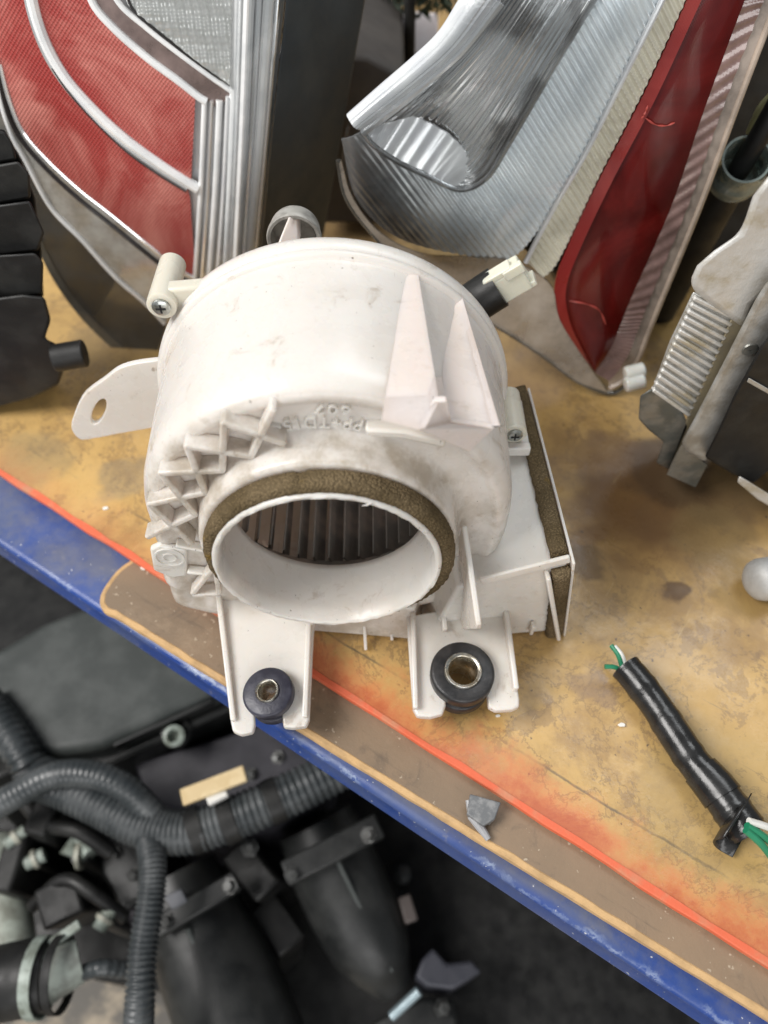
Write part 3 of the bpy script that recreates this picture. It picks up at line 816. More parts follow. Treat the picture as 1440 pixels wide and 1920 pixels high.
backed("reflector_back", [(-50, -60), (528, -60), (500, 250), (476, 540), (390, 545), (290, 462), (160, 365), (70, 250), (10, 110), (-40, 20)], fL, .004, (0, .004, 0), SILVER, lampL, .001)
# red fields
redA = patch("red_lens", [(-50, -60), (-45, 20), (4, 128), (45, 245), (92, 300), (150, 354), (206, 398), (276, 455), (330, 498), (366, 516)],
      [(48, -60), (52, 0), (74, 78), (109, 136), (156, 190), (218, 253), (296, 311), (350, 348), (360, 420), (366, 505)], fL, .001, REDL, lampL, 40, 14)
redB = patch("red_lens", [(66, -60), (70, 0), (96, 74), (136, 146), (187, 202), (249, 257), (311, 303), (356, 334), (358, 334)],
      [(150, -60), (167, 0), (210, 50), (272, 105), (330, 148), (364, 170), (366, 200), (362, 280), (358, 333)], fL, .0015, REDL, lampL, 40, 14)
patch("pink_band", [(165, -60), (180, 0), (222, 50), (282, 104), (340, 147), (392, 190), (404, 200)], [(195, -60), (222, 0), (275, 50), (332, 94), (390, 137), (428, 168), (440, 176)], fL, .001, MAUVE, lampL, 30, 6)
# chrome strips
bead("chrome_strip", [(55, -70), (62, 0), (86, 76), (122, 140), (170, 196), (232, 255), (303, 307), (358, 343), (372, 352)], fL, .001, .0034, BRIGHT, lampL, 60)
bead("chrome_strip", [(158, -70), (174, 0), (214, 50), (276, 105), (334, 148), (372, 178), (388, 188)], fL, .0015, .0022, BRIGHT, lampL, 50)
bead("chrome_strip", [(195, -70), (222, 0), (275, 49), (332, 94), (390, 137), (440, 172)], fL, .0015, .0016, BRIGHT, lampL, 50)
bead("chrome_strip", [(0, 118), (18, 186), (44, 246), (90, 300), (148, 354), (204, 398), (274, 455), (330, 500), (374, 526)], fL, .0005, .0016, CHROME, lampL, 60)
DARKL = simple("strip_side_shade", (.035, .03, .03), .25)  # dark colour for raised beads that draw the shadow line beside the chrome strips
bead("strip_side_bead", [(46, -66), (53, 6), (78, 84), (114, 147), (162, 204), (225, 263), (296, 315), (352, 351)], fL, .0012, .0015, CHROME, lampL, 60)
bead("strip_side_bead", [(100, 124), (130, 168), (180, 224), (240, 281), (300, 324), (350, 355)], fL, .0016, .0012, DARKL, lampL, 60)
bead("strip_side_bead", [(-6, 118), (10, 190), (36, 252), (82, 308), (140, 363), (196, 408), (266, 465), (324, 510), (366, 532)], fL, .0012, .0016, DARKL, lampL, 60)
bead("strip_side_bead", [(230, -66), (246, 8), (290, 52), (344, 96), (398, 138), (436, 168)], fL, .0014, .0008, DARKL, lampL, 50)
# clear reversing field with vertical optics
rr_ = random.Random(8)
patch("clear_lens", [(222, -60), (236, 0), (284, 45), (338, 88), (394, 132), (436, 162)], [(436, -60), (437, 0), (437, 50), (437, 90), (437, 130), (438, 160)], fL, .0010,
      SPARK, lampL, 90, 150, relief=lambda u, v, q: .0005 * math.sin(q.x * 1500) + .0006 * math.sin(q.z * 420 + 2 * math.sin(q.x * 60)) + .0002 * math.sin(q.z * 1900))
patch("clear_cover", [(222, -60), (236, 0), (284, 45), (338, 88), (394, 132), (436, 162)], [(436, -60), (437, 0), (437, 50), (437, 90), (437, 130), (438, 160)], fL, .0040, CLEARS, lampL, 24, 8, solid=0)
# upright ribs at the right edge
ribs = [((384, 186), (366, 523), .0016), ((398, 186), (378, 524), .0012), ((412, 186), (392, 525), .0020), ((428, 178), (408, 526), .0013), ((446, -60), (424, 528), .0026), ((466, -60), (440, 530), .0040), ((489, -60), (454, 532), .0020), ((508, -60), (464, 532), .0030), ((524, -60), (474, 534), .0012)]
for k, (a, b, r) in enumerate(ribs):
    bead("upright_rib", [a, ((a[0] + b[0]) / 2 + 2, (a[1] + b[1]) / 2), b], fL, .001 + .001 * (k % 2), r, (BRIGHT, CHROME, BRIGHT, SILVER, BRIGHT, BRIGHT, CHROME, BRIGHT, CHROME)[k], lampL, 20)
patch("clear_cover", [(440, -60), (440, 0), (434, 180), (420, 380), (405, 528)], [(532, -60), (529, 0), (512, 180), (494, 380), (478, 534)], fL, .0055, CLEARS, lampL, 20, 6, solid=0)
bead("lens_rim", [(536, -70), (531, 0), (512, 190), (494, 380), (478, 540)], fL, .001, .0016, CLEARS, lampL, 20)
# clear skirt below the red field
patch("lens_skirt", [(-20, 100), (4, 170), (26, 250), (52, 298), (98, 388), (156, 450), (218, 518), (272, 564), (310, 604)], [(-2, 118), (14, 186), (42, 250), (88, 304), (146, 358), (202, 402), (272, 459), (328, 504), (374, 530)], fL, .001,
      clear_mat("hazy_clear_plastic", (.70, .70, .68), .14, .12, body=(.62, .61, .57), bodyf=.60, bscale=30), lampL, 40, 8)
bead("skirt_highlight", [(-10, 100), (2, 180), (24, 250), (50, 298), (97, 386), (156, 448), (218, 517), (272, 564), (310, 604)], fL, .0015, .0017, BRIGHT, lampL, 50)  # white bead drawing the highlight along the skirt
patch("dark_skirt", [(30, 330), (55, 380), (75, 440), (110, 512), (158, 578), (212, 632), (255, 668), (290, 672)], [(30, 262), (52, 302), (72, 345), (98, 392), (156, 454), (218, 522), (272, 568), (312, 610)], fL, .0005, clear_mat("smoky_clear_skirt", (.42, .42, .41), .07, .06, body=(.10, .10, .095), bodyf=.42, bscale=25), lampL, 36, 8)
patch("skirt_lip", [(28, 345), (50, 392), (66, 450), (100, 522), (148, 590), (204, 646), (250, 682), (300, 690)], [(30, 330), (55, 380), (75, 440), (110, 512), (158, 578), (212, 632), (255, 668), (290, 672)], fL, .001, SKIRT, lampL, 30, 3)

# --- right lamp
fR = lambda x, z: .381 + .12 * z + .45 * (x - .16) ** 2
lampR = thing("tail_lamp", "clear fluted tail lamp with one long dark red panel, leaning behind the blower", "tail lamp", (.12, .40, 0))
REDD = red_lens("red_lens_dark", (.060, .002, .002), (.13, .008, .007), 1500, .12, .04, .03)
REDB = red_lens("red_lens_edge", (.17, .012, .011), (.25, .03, .025), 1500, .2, .05, .05)
def flute_mat():
    s = N("fluted_silver"); x, y, z = s.sep()
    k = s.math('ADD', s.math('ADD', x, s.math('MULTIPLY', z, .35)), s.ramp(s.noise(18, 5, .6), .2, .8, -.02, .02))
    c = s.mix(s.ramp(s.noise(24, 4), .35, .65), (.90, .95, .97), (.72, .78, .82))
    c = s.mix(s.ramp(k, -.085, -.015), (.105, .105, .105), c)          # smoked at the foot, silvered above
    s.set(Base_Color=c, Roughness=.13, Metallic=.15); return s.m
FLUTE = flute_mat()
flu = lambda q: math.sin((q.x * .72 + q.z * .60) / .0033 * 2 * math.pi)
FLUTEY = simple("fluted_cream", (.74, .72, .60), .24, .20, (.58, .56, .46), 30)
DARKCH = simple("dark_chrome", (.82, .84, .85), .10, .85, (.42, .42, .42), 26, lo=.42, hi=.58)
SKIRTR = clear_mat("clear_skirt_right", (.80, .77, .72), .06, .10, body=(.56, .49, .41), bodyf=.45)
outl = [(640, 215), (634, 300), (650, 372), (700, 440), (770, 510), (850, 562), (925, 606), (1010, 660), (1080, 712), (1140, 736), (1174, 722), (1200, 686), (1277, 478), (1392, 205), (1470, 20), (1500, -60), (800, -60), (760, 90)]
backed("housing", [(700, 262), (690, 300), (700, 350), (750, 420), (820, 465), (970, 480), (1045, 540), (1120, 660), (1150, 660), (1250, 470), (1368, 200), (1470, -60), (1000, -60), (960, 10), (890, 96), (820, 160), (750, 215)], fR, .014, (.004, .045, -.028), BLACKP, lampR, .003)
# red panel with its bright bevel
L_ = [(1318, -60), (1288, 0), (1207, 175), (1125, 332), (1067, 455), (1040, 530), (1046, 590), (1075, 645), (1113, 694)]
R_ = [(1418, -60), (1393, 0), (1318, 204), (1259, 379), (1183, 554), (1160, 612), (1148, 642), (1132, 670), (1114, 695)]
Lb = [(x + 20, y + 4) for x, y in L_[:-2]] + [(1088, 645), (1113, 692)]
patch("red_panel", Lb, R_, fR, .002, REDD, lampR, 50, 14, relief=lambda u, v, q: .0015 * math.sin(v * math.pi) ** .7)
patch("red_bevel", L_, Lb, fR, .001, REDB, lampR, 50, 5, relief=lambda u, v, q: .0025 * v)
# hatched clear border and pale rim to the right of it
Rb = [(1456, -60), (1425, 10), (1352, 204), (1290, 379), (1216, 560), (1195, 615), (1180, 655), (1160, 690), (1140, 712)]
HATCH = clear_mat("hatched_clear", (.50, .36, .34), .06, .15, body=(.34, .22, .20), bodyf=.75)
patch("hatched_border", R_, Rb, fR, .002, HATCH, lampR, 260, 8, relief=lambda u, v, q: .00045 * math.sin((u * 46 + v * .9) * 2 * math.pi))
Rc = [(1482, -60), (1452, 10), (1378, 204), (1314, 379), (1240, 560), (1214, 625), (1196, 672), (1172, 708), (1142, 726)]
patch("pale_rim", Rb, Rc, fR, .001, clear_mat("pale_rim_plastic", (.7, .66, .6), .10, .2, body=(.50, .42, .36), bodyf=.7), lampR, 50, 4)
bead("rim_bead", Rc, fR, .0012, .0017, clear_mat("rim_bead_plastic", (.7, .66, .6), .12, .2, body=(.52, .42, .34), bodyf=.8), lampR, 60)
# cream fluted strip beside the red panel, then the wide silver fluted field
Lc = [(1268, -60), (1240, 0), (1170, 140), (1100, 280), (1048, 370), (1010, 440), (985, 490)]
patch("fluted_strip", Lc, [(1316, -60), (1286, 0), (1206, 172), (1124, 330), (1066, 452), (1040, 500), (1020, 520)], fR, .000, FLUTEY, lampR, 360, 26, relief=lambda u, v, q: .0007 * flu(q))
Ld = [(1150, -60), (1112, 0), (1032, 134), (950, 274), (912, 332), (862, 354), (800, 328), (740, 298), (700, 270), (680, 246)]
Lo = [(1266, -60), (1238, 0), (1168, 140), (1098, 280), (1040, 384), (962, 482), (868, 478), (745, 445), (668, 372), (640, 262)]
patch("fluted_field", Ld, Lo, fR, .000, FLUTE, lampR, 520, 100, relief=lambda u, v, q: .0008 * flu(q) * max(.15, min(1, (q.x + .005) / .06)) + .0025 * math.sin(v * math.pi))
bead("field_seam", Ld, fR, .001, .0016, DARKCH, lampR, 60)
bead("field_seam", Lc, fR, .001, .0016, SILVER, lampR, 60)
# bulb bowl: deep dark chrome with fine lines
patch("bulb_bowl", [(980, -60), (940, 0), (868, 92), (790, 160), (720, 215), (680, 242)],
      [(1148, -60), (1110, 0), (1030, 134), (948, 274), (905, 340), (850, 352)], fR, .000, DARKCH, lampR, 60, 220,
      relief=lambda u, v, q: -.013 * math.sin(v * math.pi) ** .8 + (.0006 * math.sin(v * 46 * math.pi) if v > .42 else .00025 * math.sin(v * 90)) + .0012 * math.sin(u * 17 + 5 * math.sin(v * 9)) * (v > .6) * (v - .6))
patch("bowl_floor", [(680, 242), (700, 268), (740, 295), (800, 322), (850, 352)], [(690, 230), (740, 220), (790, 235), (850, 270), (905, 335)], fR, .001, SILVER, lampR, 30, 10, relief=lambda u, v, q: -.010 * v + .0006 * math.sin(u * 60))
patch("bright_flank", [(900, -60), (860, 0), (820, 62), (770, 110), (712, 160), (650, 215)], [(978, -60), (938, 0), (866, 92), (788, 160), (718, 215), (678, 243)], fR, .001, SILVER, lampR, 40, 16, relief=lambda u, v, q: .006 * math.sin(v * math.pi) + .0004 * math.sin(v * 40))
bead("flank_edge", [(938, 0), (866, 92), (788, 160), (718, 215), (680, 243)], fR, .003, .0022, CHROME, lampR, 40)
# smoky lower glass and the clear skirt
patch("clear_skirt", [(636, 305), (652, 372), (702, 440), (772, 510), (852, 562), (926, 606), (1010, 660), (1080, 712), (1140, 734)], [(640, 300), (660, 366), (712, 434), (790, 474), (880, 480), (950, 486), (1030, 530), (1050, 600), (1112, 696)], fR, .0015, SKIRTR, lampR, 40, 10)
bead("skirt_edge", [(634, 300), (650, 372), (700, 440), (770, 511), (850, 563), (925, 607), (1010, 661), (1080, 713), (1140, 737), (1172, 724), (1196, 690)], fR, .0, .0016, SKIRT, lampR, 70)
patch("clear_cover", [(905, -60), (865, 0), (775, 110), (655, 216), (660, 360), (800, 470)], [(1262, -60), (1234, 0), (1164, 140), (1094, 280), (1036, 380), (946, 480)], fR, .0085, CLEARS, lampR, 30, 12, solid=0, relief=lambda u, v, q: .004 * math.sin(v * math.pi))
for c in ([(1208, 214), (1226, 226), (1246, 228), (1262, 222)], [(1066, 556), (1098, 562), (1122, 574), (1134, 600)], [(1212, 190), (1206, 205), (1200, 215)]):
    bead("crack", c, fR, .0042, .00045, simple("cracked_red", (.42, .07, .055), .3), lampR, 14, tap=lambda t: .4 + math.sin(t * 9) ** 2)

# ------------------------------------------------------------ things around the blower on the bench
def slab(name, px, y, depth, mat, parent, bevel=.0015, seg=2, zmin=.0006, sight=False):
    """solid block: outline on the upright plane y, carried back by depth (sight: sloping away from the viewer)"""
    P = [ony(p, y) for p in px]
    for q in P: q.z = max(q.z, zmin)
    m = sum(P, V3()) / len(P)
    dv = (m - CAM).normalized() * depth if sight else V3((0, depth, 0))
    V, F = prism(P, dv)
    for v in V: v.z = max(v.z, zmin)
    return obj(name, (V, F), mat, parent, bevel=bevel, seg=seg)
# aluminium unit at the right
unit = thing("aluminium_pump", "worn cast aluminium pump unit with ribbed flank and black body at the right edge", "pump", (.20, .32, 0))
DARKALU = simple("oily_aluminium", (.16, .17, .16), .45, .7, (.30, .29, .26), 60, .4, 700)
slab("upper_casting", [(1296, 520), (1306, 498), (1338, 470), (1385, 438), (1398, 408), (1412, 366), (1440, 330), (1500, 300), (1500, 560), (1440, 545), (1412, 570), (1395, 618), (1330, 572), (1294, 540)], .2965, .07, ALU, unit, .0032, 3, sight=True)
ribbed = slab("ribbed_casting", [(1300, 545), (1392, 595), (1352, 690), (1306, 790), (1262, 762), (1220, 735), (1255, 640)], .3000, .06, ALU2, unit, .001, sight=True)
for k in range(15):
    t = k / 14.0
    a = V3((1300, 556, 0)).lerp(V3((1224, 728, 0)), t); b = V3((1376, 594, 0)).lerp(V3((1292, 776, 0)), t)
    A_, B_ = ony((a.x, a.y), .2998), ony((b.x, b.y), .2998)
    obj("ridge", bar(A_, B_, (0, 1, 0), .0036, .0024), ALU, ribbed, bevel=.0007)
slab("groove_strip", [(1372, 592), (1404, 604), (1356, 702), (1304, 802), (1276, 862), (1252, 876), (1284, 792), (1330, 692)], .2985, .05, simple("ochre_stained_aluminium", (.34, .29, .19), .55, .5, (.26, .23, .17), 50, .3, 700), unit, .001, sight=True)
slab("lower_block", [(1222, 728), (1200, 742), (1197, 785), (1216, 806), (1244, 828), (1230, 868), (1256, 882), (1292, 800), (1280, 772)], .2985, .05, DARKALU, unit, .001, sight=True)
barp = slab("clamp_bar", [(1500, 470), (1436, 530), (1416, 562), (1355, 682), (1300, 788), (1276, 832), (1284, 848), (1322, 868), (1372, 784), (1440, 655), (1500, 560)], .2880, .06, ALU2, unit, .003, 3, sight=True)
slab("bar_foot", [(1278, 834), (1262, 862), (1250, 890), (1304, 914), (1326, 872)], .2900, .05, DARKALU, unit, .0015, sight=True)
obj("dimple", lathe([(0, .004), (.0008, .0036), (.0006, .0005)], ony((1406, 655), .2880), (0, -1, 0), 20), DARKALU, barp, smooth=True)
slab("black_body", [(1510, 540), (1425, 650), (1376, 740), (1346, 806), (1320, 858), (1372, 890), (1412, 908), (1440, 884), (1510, 900)], .2800, .09, BLACKP, unit, .003, sight=True)
slab("silver_seam", [(1404, 708), (1400, 716), (1446, 742), (1500, 770), (1500, 760), (1450, 734)], .2790, .002, ALU2, unit, .0004, sight=True)
slab("pale_bracket", [(1386, 892), (1382, 904), (1420, 936), (1500, 985), (1500, 955), (1440, 925), (1400, 900)], .268, .03, ALU, unit, .0015, sight=True)
def knob(px, y, r, label):
    c = onz(px, r)
    pr = [(-r * 2.6, r * .6), (-r * 2.6, r * .82), (-r * .9, r * .82), (-r * .85, r), (r * .15, r), (r * .40, r * .93), (r * .62, r * .72), (r * .74, r * .40), (r * .78, .0006)]
    return tag(obj("metal_stud", lathe(pr, c, V3((-.85, -.25, .18)), 32, caps=True), simple("dull_bright_metal", (.46, .46, .45), .6, .35, (.34, .33, .31), 40, .3, 400), None, smooth=True, angle=60), label, "stud")
knob((1433, 1086), .27, .0125, "dull round-ended aluminium stud lying on the board at the right edge")

# little white two-way plug beside the pump
plug2 = thing("small_plug", "small white two-way plug lying between the red lamp tip and the pump", "plug", onz((1190, 716), 0))
IV2 = white_plastic("white_plug", (.82, .83, .78), (.7, .7, .62), .3, .1)
a, b = ony((1172, 712), .366), ony((1208, 703), .368)
a.z = max(a.z, .007); b.z = max(b.z, .0075)
for off in (-.0036, .0036):
    obj("plug_barrel", tube([a + V3((0, 0, off * .55)) + V3((0, off * .8, 0)), b + V3((0, 0, off * .55)) + V3((0, off * .8, 0))], .0052, 18), IV2, plug2, bevel=.0012, smooth=True, angle=40)
# black plastic parts at the left
bp = thing("plastic_bracket", "stepped black plastic bracket lying at the left edge beside the tail lamp", "bracket", (-.27, .39, 0))
slab("lower_body", [(-60, 566), (40, 552), (84, 556), (96, 600), (84, 634), (112, 648), (118, 700), (110, 722), (60, 748), (-60, 796)], .360, .05, BLACKP, bp, .002, sight=True)
slab("step", [(-60, 482), (66, 474), (82, 492), (80, 552), (-60, 574)], .366, .05, BLACKP, bp, .0014, sight=True)
slab("step", [(-60, 392), (56, 376), (84, 436), (72, 470), (-60, 486)], .372, .045, BLACKP, bp, .0014, sight=True)
slab("step", [(-60, 318), (34, 302), (56, 326), (58, 372), (-60, 392)], .378, .04, BLACKP, bp, .0014, sight=True)
slab("step", [(-60, 240), (8, 246), (24, 270), (32, 300), (-60, 316)], .384, .035, BLACKP, bp, .0014, sight=True)
slab("back_plate", [(-60, 236), (8, 242), (40, 300), (66, 372), (78, 470), (82, 556), (-60, 640)], .398, .008, BLACKP, bp, .001, sight=True)
obj("peg", tube([ony((100, 672), .352), ony((160, 662), .356)], .0085, 18), BLACKP, bp, smooth=True, bevel=.001, angle=40)

# taped wire on the board
har = thing("taped_wire", "black taped wire bundle with cut green and white ends on the board", "wire", onz((1300, 1420), 0))
ctr = [(1172, 1250), (1196, 1278), (1232, 1326), (1266, 1378), (1300, 1428), (1338, 1472), (1368, 1512), (1392, 1546), (1404, 1562)]
rad_ = [.0082, .0084, .0082, .0086, .0084, .0092, .0096, .0100, .0096]
pp = [onz(c, r * .95) for c, r in zip(ctr, rad_)]
path = crom(pp, 60); rp = [rad_[min(8, int(i / 59 * 8))] * (1 - (i / 59 * 8 % 1)) + rad_[min(8, int(i / 59 * 8) + 1)] * (i / 59 * 8 % 1) for i in range(60)]
sleeve_ = obj("tape_sleeve", tube(path, [r * (1 + (.04 if i % 9 < 2 else 0)) for i, r in enumerate(rp)], 20), BLACKG, har, smooth=True, angle=50)
wr = path[32:42]
obj("tape_wrap", tube(wr, [r * 1.10 for r in rp[32:42]], 20), BLACKG, har, smooth=True, angle=50)
lp = [onz((1392, 1515), .020), onz((1376, 1540), .022), onz((1356, 1548), .012), onz((1362, 1562), .004), onz((1390, 1578), .004)]
rows = [[p + V3((.006, .007, 0)), p - V3((.006, .007, 0))] for p in crom(lp, 18)]
obj("tape_tail", grid(rows), BLACKG, har, smooth=True, solid=.0006)
for (p0, p1, m) in (((1166, 1250), (1146, 1210), GREENW), ((1172, 1246), (1152, 1212), WHITEW), ((1160, 1254), (1134, 1250), GREENW)):
    A_, B_ = onz(p0, .010), onz(p1, .013)
    obj("wire", tube(crom([A_, A_.lerp(B_, .5) + V3((.0006, 0, .0012)), B_], 8), .0013, 10), m, har, smooth=True)
for (p0, p1, m) in (((1400, 1548), (1462, 1596), GREENW), ((1398, 1556), (1450, 1612), GREENW), ((1404, 1540), (1470, 1566), WHITEW)):
    A_, B_ = onz(p0, .0215), onz(p1, .008)
    obj("wire", tube(crom([A_, A_.lerp(B_, .5) + V3((0, 0, .002)), B_], 8), .0018, 10), m, har, smooth=True)

# broken bits and crumbs
chip = thing("plastic_clip", "broken grey plastic clip lying on the brown board strip", "clip", onz((905, 1540), zb))
obj("clip_plate", prism([onz(p, zb + .004) for p in ((880, 1492), (938, 1508), (926, 1540), (905, 1552), (874, 1530))], (0, 0, .004)), GREYCHIP, chip, bevel=.0006)
obj("clip_arm", tube([onz((878, 1500), zb + .006), onz((884, 1532), zb + .004), onz((900, 1550), zb + .003), onz((916, 1574), zb + .0025)], [.0015, .002, .0024, .0015], 10), simple("pale_grey_plastic", (.32, .32, .33), .5), chip, smooth=True)
obj("clip_foot", prism([onz(p, zb) for p in ((884, 1510), (930, 1524), (918, 1548), (886, 1540))], (0, 0, .0045)), GREYCHIP, chip, bevel=.0005)
CR = simple("crumb", (.75, .73, .68), .7)
cr = random.Random(4)
def crumb(px, z, s, label):
    c = onz(px, z)
    P = [c + V3((s * math.cos(a) * (.6 + .6 * cr.random()), s * .7 * math.sin(a) * (.6 + .6 * cr.random()), 0)) for a in [2 * math.pi * k / 6 for k in range(6)]]
    tag(obj("plastic_crumb", prism(P, (0, 0, s * .6)), CR, None, bevel=s * .1), label, "crumb")
crumb((1166, 1360), 0, .0022, "white plastic crumb on the board left of the black taped wire")
crumb((270, 1066), zb, .0020, "white crumb on the rounded end of the brown board")
crumb((198, 954), 0, .0020, "white crumb on the board left of the blower, above the orange edge")
crumb((933, 1343), 0, .0014, "tiny white crumb just below the right leg of the blower")

# ------------------------------------------------------------ dark clutter behind the lamps
slab_ = lambda name, px, y, d, mat, label, cat: tag(slab(name, px, y, d, mat, None, .003), label, cat)
slab_("dark_carton", [(600, 100), (690, 108), (760, 150), (760, 330), (720, 420), (600, 420)], .56, .12, simple("dark_brown_board", (.045, .038, .033), .7, 0, (.065, .055, .047), 20), "dark brown carton behind the gap between the two lamps", "carton")
wc = [onsurf(p, lambda x, z: .66 + .8 * z) for p in ((682, 12), (822, 24), (822, 290), (745, 290), (684, 290))]
tag(obj("white_carton", prism(wc, (0, .06, -.04)), simple("white_card", (.80, .77, .79), .7, 0, (.74, .66, .66), 20), None, bevel=.002), "pinkish white carton showing behind the lamps at the top", "carton")
slab_("dark_post", [(757, -40), (780, -40), (776, 340), (757, 340)], .655, .01, BLACKP, "thin black post in front of the white carton", "post")
slab_("black_crate", [(560, -80), (684, -80), (684, 400), (560, 400)], .66, .05, BLACKP, "black crate behind the grey lamp housing, left of the white carton", "crate")
slab_("dark_fill_block", [(1180, 60), (1300, -80), (1560, -80), (1560, 560), (1180, 560)], .52, .10, BLACKP, "added black block for the darkness in the gap right of the right lamp", "case")  # added block, its black stands in for the dark cavity
slab_("dark_fill_block", [(780, -120), (1500, -120), (1500, -60), (780, -60)], .80, .10, BLACKP, "black case far behind at the very top of the picture", "case") if False else None
# artificial greenery hanging over the white carton
GR = simple("dark_green_fibre", (.012, .022, .010), .7, 0, (.03, .045, .02), 40)
gt = random.Random(9); parts = []
for k in range(420):
    px = 672 + 180 * gt.random(); py = -50 + 70 * gt.random() + 8 * math.sin(px * .09)
    p = ony((px, py), .665 + .03 * gt.random()); d = V3((gt.uniform(-1, 1), gt.uniform(-1, .4), gt.uniform(-1.2, .8))).normalized() * gt.uniform(.006, .014)
    s2 = d.orthogonal().normalized() * .0016
    parts.append(([p - s2, p + s2, p + d], [(0, 1, 2)]))
gtuft = thing("artificial_grass", "dark green bristly artificial grass at the top, behind the lamps", "greenery", ony((760, 30), .68))
go = obj("bristles", join(*parts), GR, gtuft); go["kind"] = "stuff"
obj("backing", prism([ony(p, .70) for p in ((672, -60), (860, -60), (850, -20), (780, -12), (690, -16))], (0, .01, 0)), GR, gtuft)
# translucent cap with a dark stem, and a wire
cap = thing("round_socket", "translucent greenish round socket with dark stem, beside the right lamp", "socket", ony((1385, 330), .43))
CUPM = clear_mat("pale_green_plastic", (.45, .52, .48), .12, .15, body=(.36, .44, .40), bodyf=.45)
cc = ony((1386, 318), .43); ca_ = V3((-.12, -.55, .8))
obj("cup", lathe([(-.010, .0140), (-.009, .0162), (-.003, .0166), (.0, .0160), (.0015, .0150), (.010, .0142), (.0135, .0140), (.0135, .0126), (.002, .0120), (-.006, .010), (-.006, .001)], cc, ca_, 36), CUPM, cap, smooth=True, angle=45)
e1c = ca_.normalized()
obj("stem", tube([cc - e1c * .004, cc + e1c * .012 + V3((.004, .004, .012)), cc + e1c * .012 + V3((.012, .01, .05))], [.0065, .006, .005], 14), BLACKP, cap, smooth=True)
obj("socket_base", tube([cc - e1c * .008, V3((cc.x, cc.y + .04, .002))], [.010, .014], 14), BLACKP, cap, smooth=True)
tag(obj("yellow_wire", tube(crom([ony((1412, 250), .45), ony((1424, 222), .45), ony((1436, 200), .45), ony((1475, 160), .45)], 10), .0042, 12), simple("yellow_wire_plastic", (.42, .40, .20), .5), None, smooth=True), "short pale yellow wire end by the translucent socket, top right", "wire")

# ------------------------------------------------------------ engine parts on the ground in front of the bench
ZE = -.26
FLOOR = obj("ground", prism([(-3, -3, -.52), (3, -3, -.52), (3, 3, -.52), (-3, 3, -.52)], (0, 0, -.02)), None or (lambda s: (s.set(Base_Color=s.mix(s.ramp(s.noise(26, 5, .6), .42, .62), (.15, .14, .125), (.40, .34, .26)), Roughness=.8), s.bump(s.noise(80, 5), .4, .003), s.m)[2])(N("stony_ground")))
FLOOR["kind"] = "structure"
def ez(p, z): return onz(p, z)
eng = thing("car_engine", "black car engine with ribbed intake runners on the ground under the bench edge", "engine", onz((500, 1700), -.52))
def deck(name, px, z, th, mat, parent=eng, bevel=.004, seg=3):
    return obj(name, prism([ez(p, z) for p in px], (0, 0, -th)), mat, parent, bevel=bevel, seg=seg)
deck("engine_base", [(-260, 900), (-260, 1540), (20, 1560), (50, 1700), (70, 1800), (180, 1838), (330, 1862), (400, 1990), (1700, 2100), (1700, 1000), (1700, 900)], -.42, .08, BLACKP)
cov = deck("air_cleaner_cover", [(-80, 1262), (30, 1196), (78, 1168), (200, 1120), (330, 1090), (520, 1180), (470, 1268), (330, 1330), (190, 1400), (60, 1420), (-80, 1400)], -.225, .190, ENGG, bevel=.008)
deck("cover_flange", [(-80, 1400), (60, 1424), (190, 1404), (330, 1334), (480, 1268), (500, 1300), (330, 1376), (190, 1440), (60, 1462), (-80, 1440)], -.250, .165, ENGP)
for (a, b) in (((215, 1400), (400, 1316)), ((150, 1360), (380, 1256))):
    obj("cover_rib", bar(ez(a, -.236), ez(b, -.236), (0, 0, 1), .010, .004), ENGP, cov, bevel=.001)
deck("side_panel", [(250, 1430), (420, 1380), (560, 1335), (620, 1400), (600, 1500), (440, 1560), (300, 1560)], -.275, .140, simple("purple_black_plastic", (.030, .029, .036), .5, 0, (.048, .046, .055), 30), bevel=.003)
deck("fuse_block", [(170, 1530), (300, 1560), (300, 1660), (230, 1710), (190, 1640)], -.30, .115, ENGP)
deck("side_bracket", [(225, 1660), (285, 1600), (300, 1690), (280, 1780), (250, 1760)], -.31, .105, simple("mauve_grey_plastic", (.06, .055, .065), .5), bevel=.003)
def runner(px, rs, z0, z1, seam, nm="intake_runner"):
    n = 26; c = crom(px, n); pts = [ez((p.x, p.y), z0 + (z1 - z0) * i / (n - 1)) for i, p in enumerate(c)]
    rr = [crom([(r, 0, 0) for r in rs], n)[i].x for i in range(n)]
    o = obj(nm, tube(pts, rr, 28), ENGP, eng, smooth=True, angle=50)
    cs = crom(seam, 20); 
    sp_ = [ez((p.x, p.y), z0 + (z1 - z0) * i / 19 + rs[0] * .98) for i, p in enumerate(cs)]
    obj("seam", tube(sp_, .0022, 8), ENGG, o, smooth=True)
    return o
runner([(330, 1640), (362, 1720), (398, 1800), (440, 1900), (480, 2010)], [.034, .040, .044, .046, .046], -.31, -.34, [(352, 1740), (385, 1820), (420, 1910)])
runner([(590, 1540), (625, 1620), (665, 1710), (705, 1790), (738, 1852)], [.034, .038, .037, .031, .016], -.31, -.36, [(632, 1612), (680, 1710), (735, 1820)])
for a, b, z, wd in (((292, 1742), (446, 1650), -.268, .016), ((534, 1640), (712, 1548), -.268, .020)):
    obj("clamp_band", bar(ez(a, z), ez(b, z), (0, 0, 1), .010, wd), ENGP, eng, bevel=.002)
obj("grey_tab", prism([ez(p, -.262) for p in ((308, 1680), (340, 1666), (352, 1690), (322, 1706))], (0, 0, -.01)), simple("pale_grey_tab", (.10, .105, .12), .4), eng, bevel=.001)
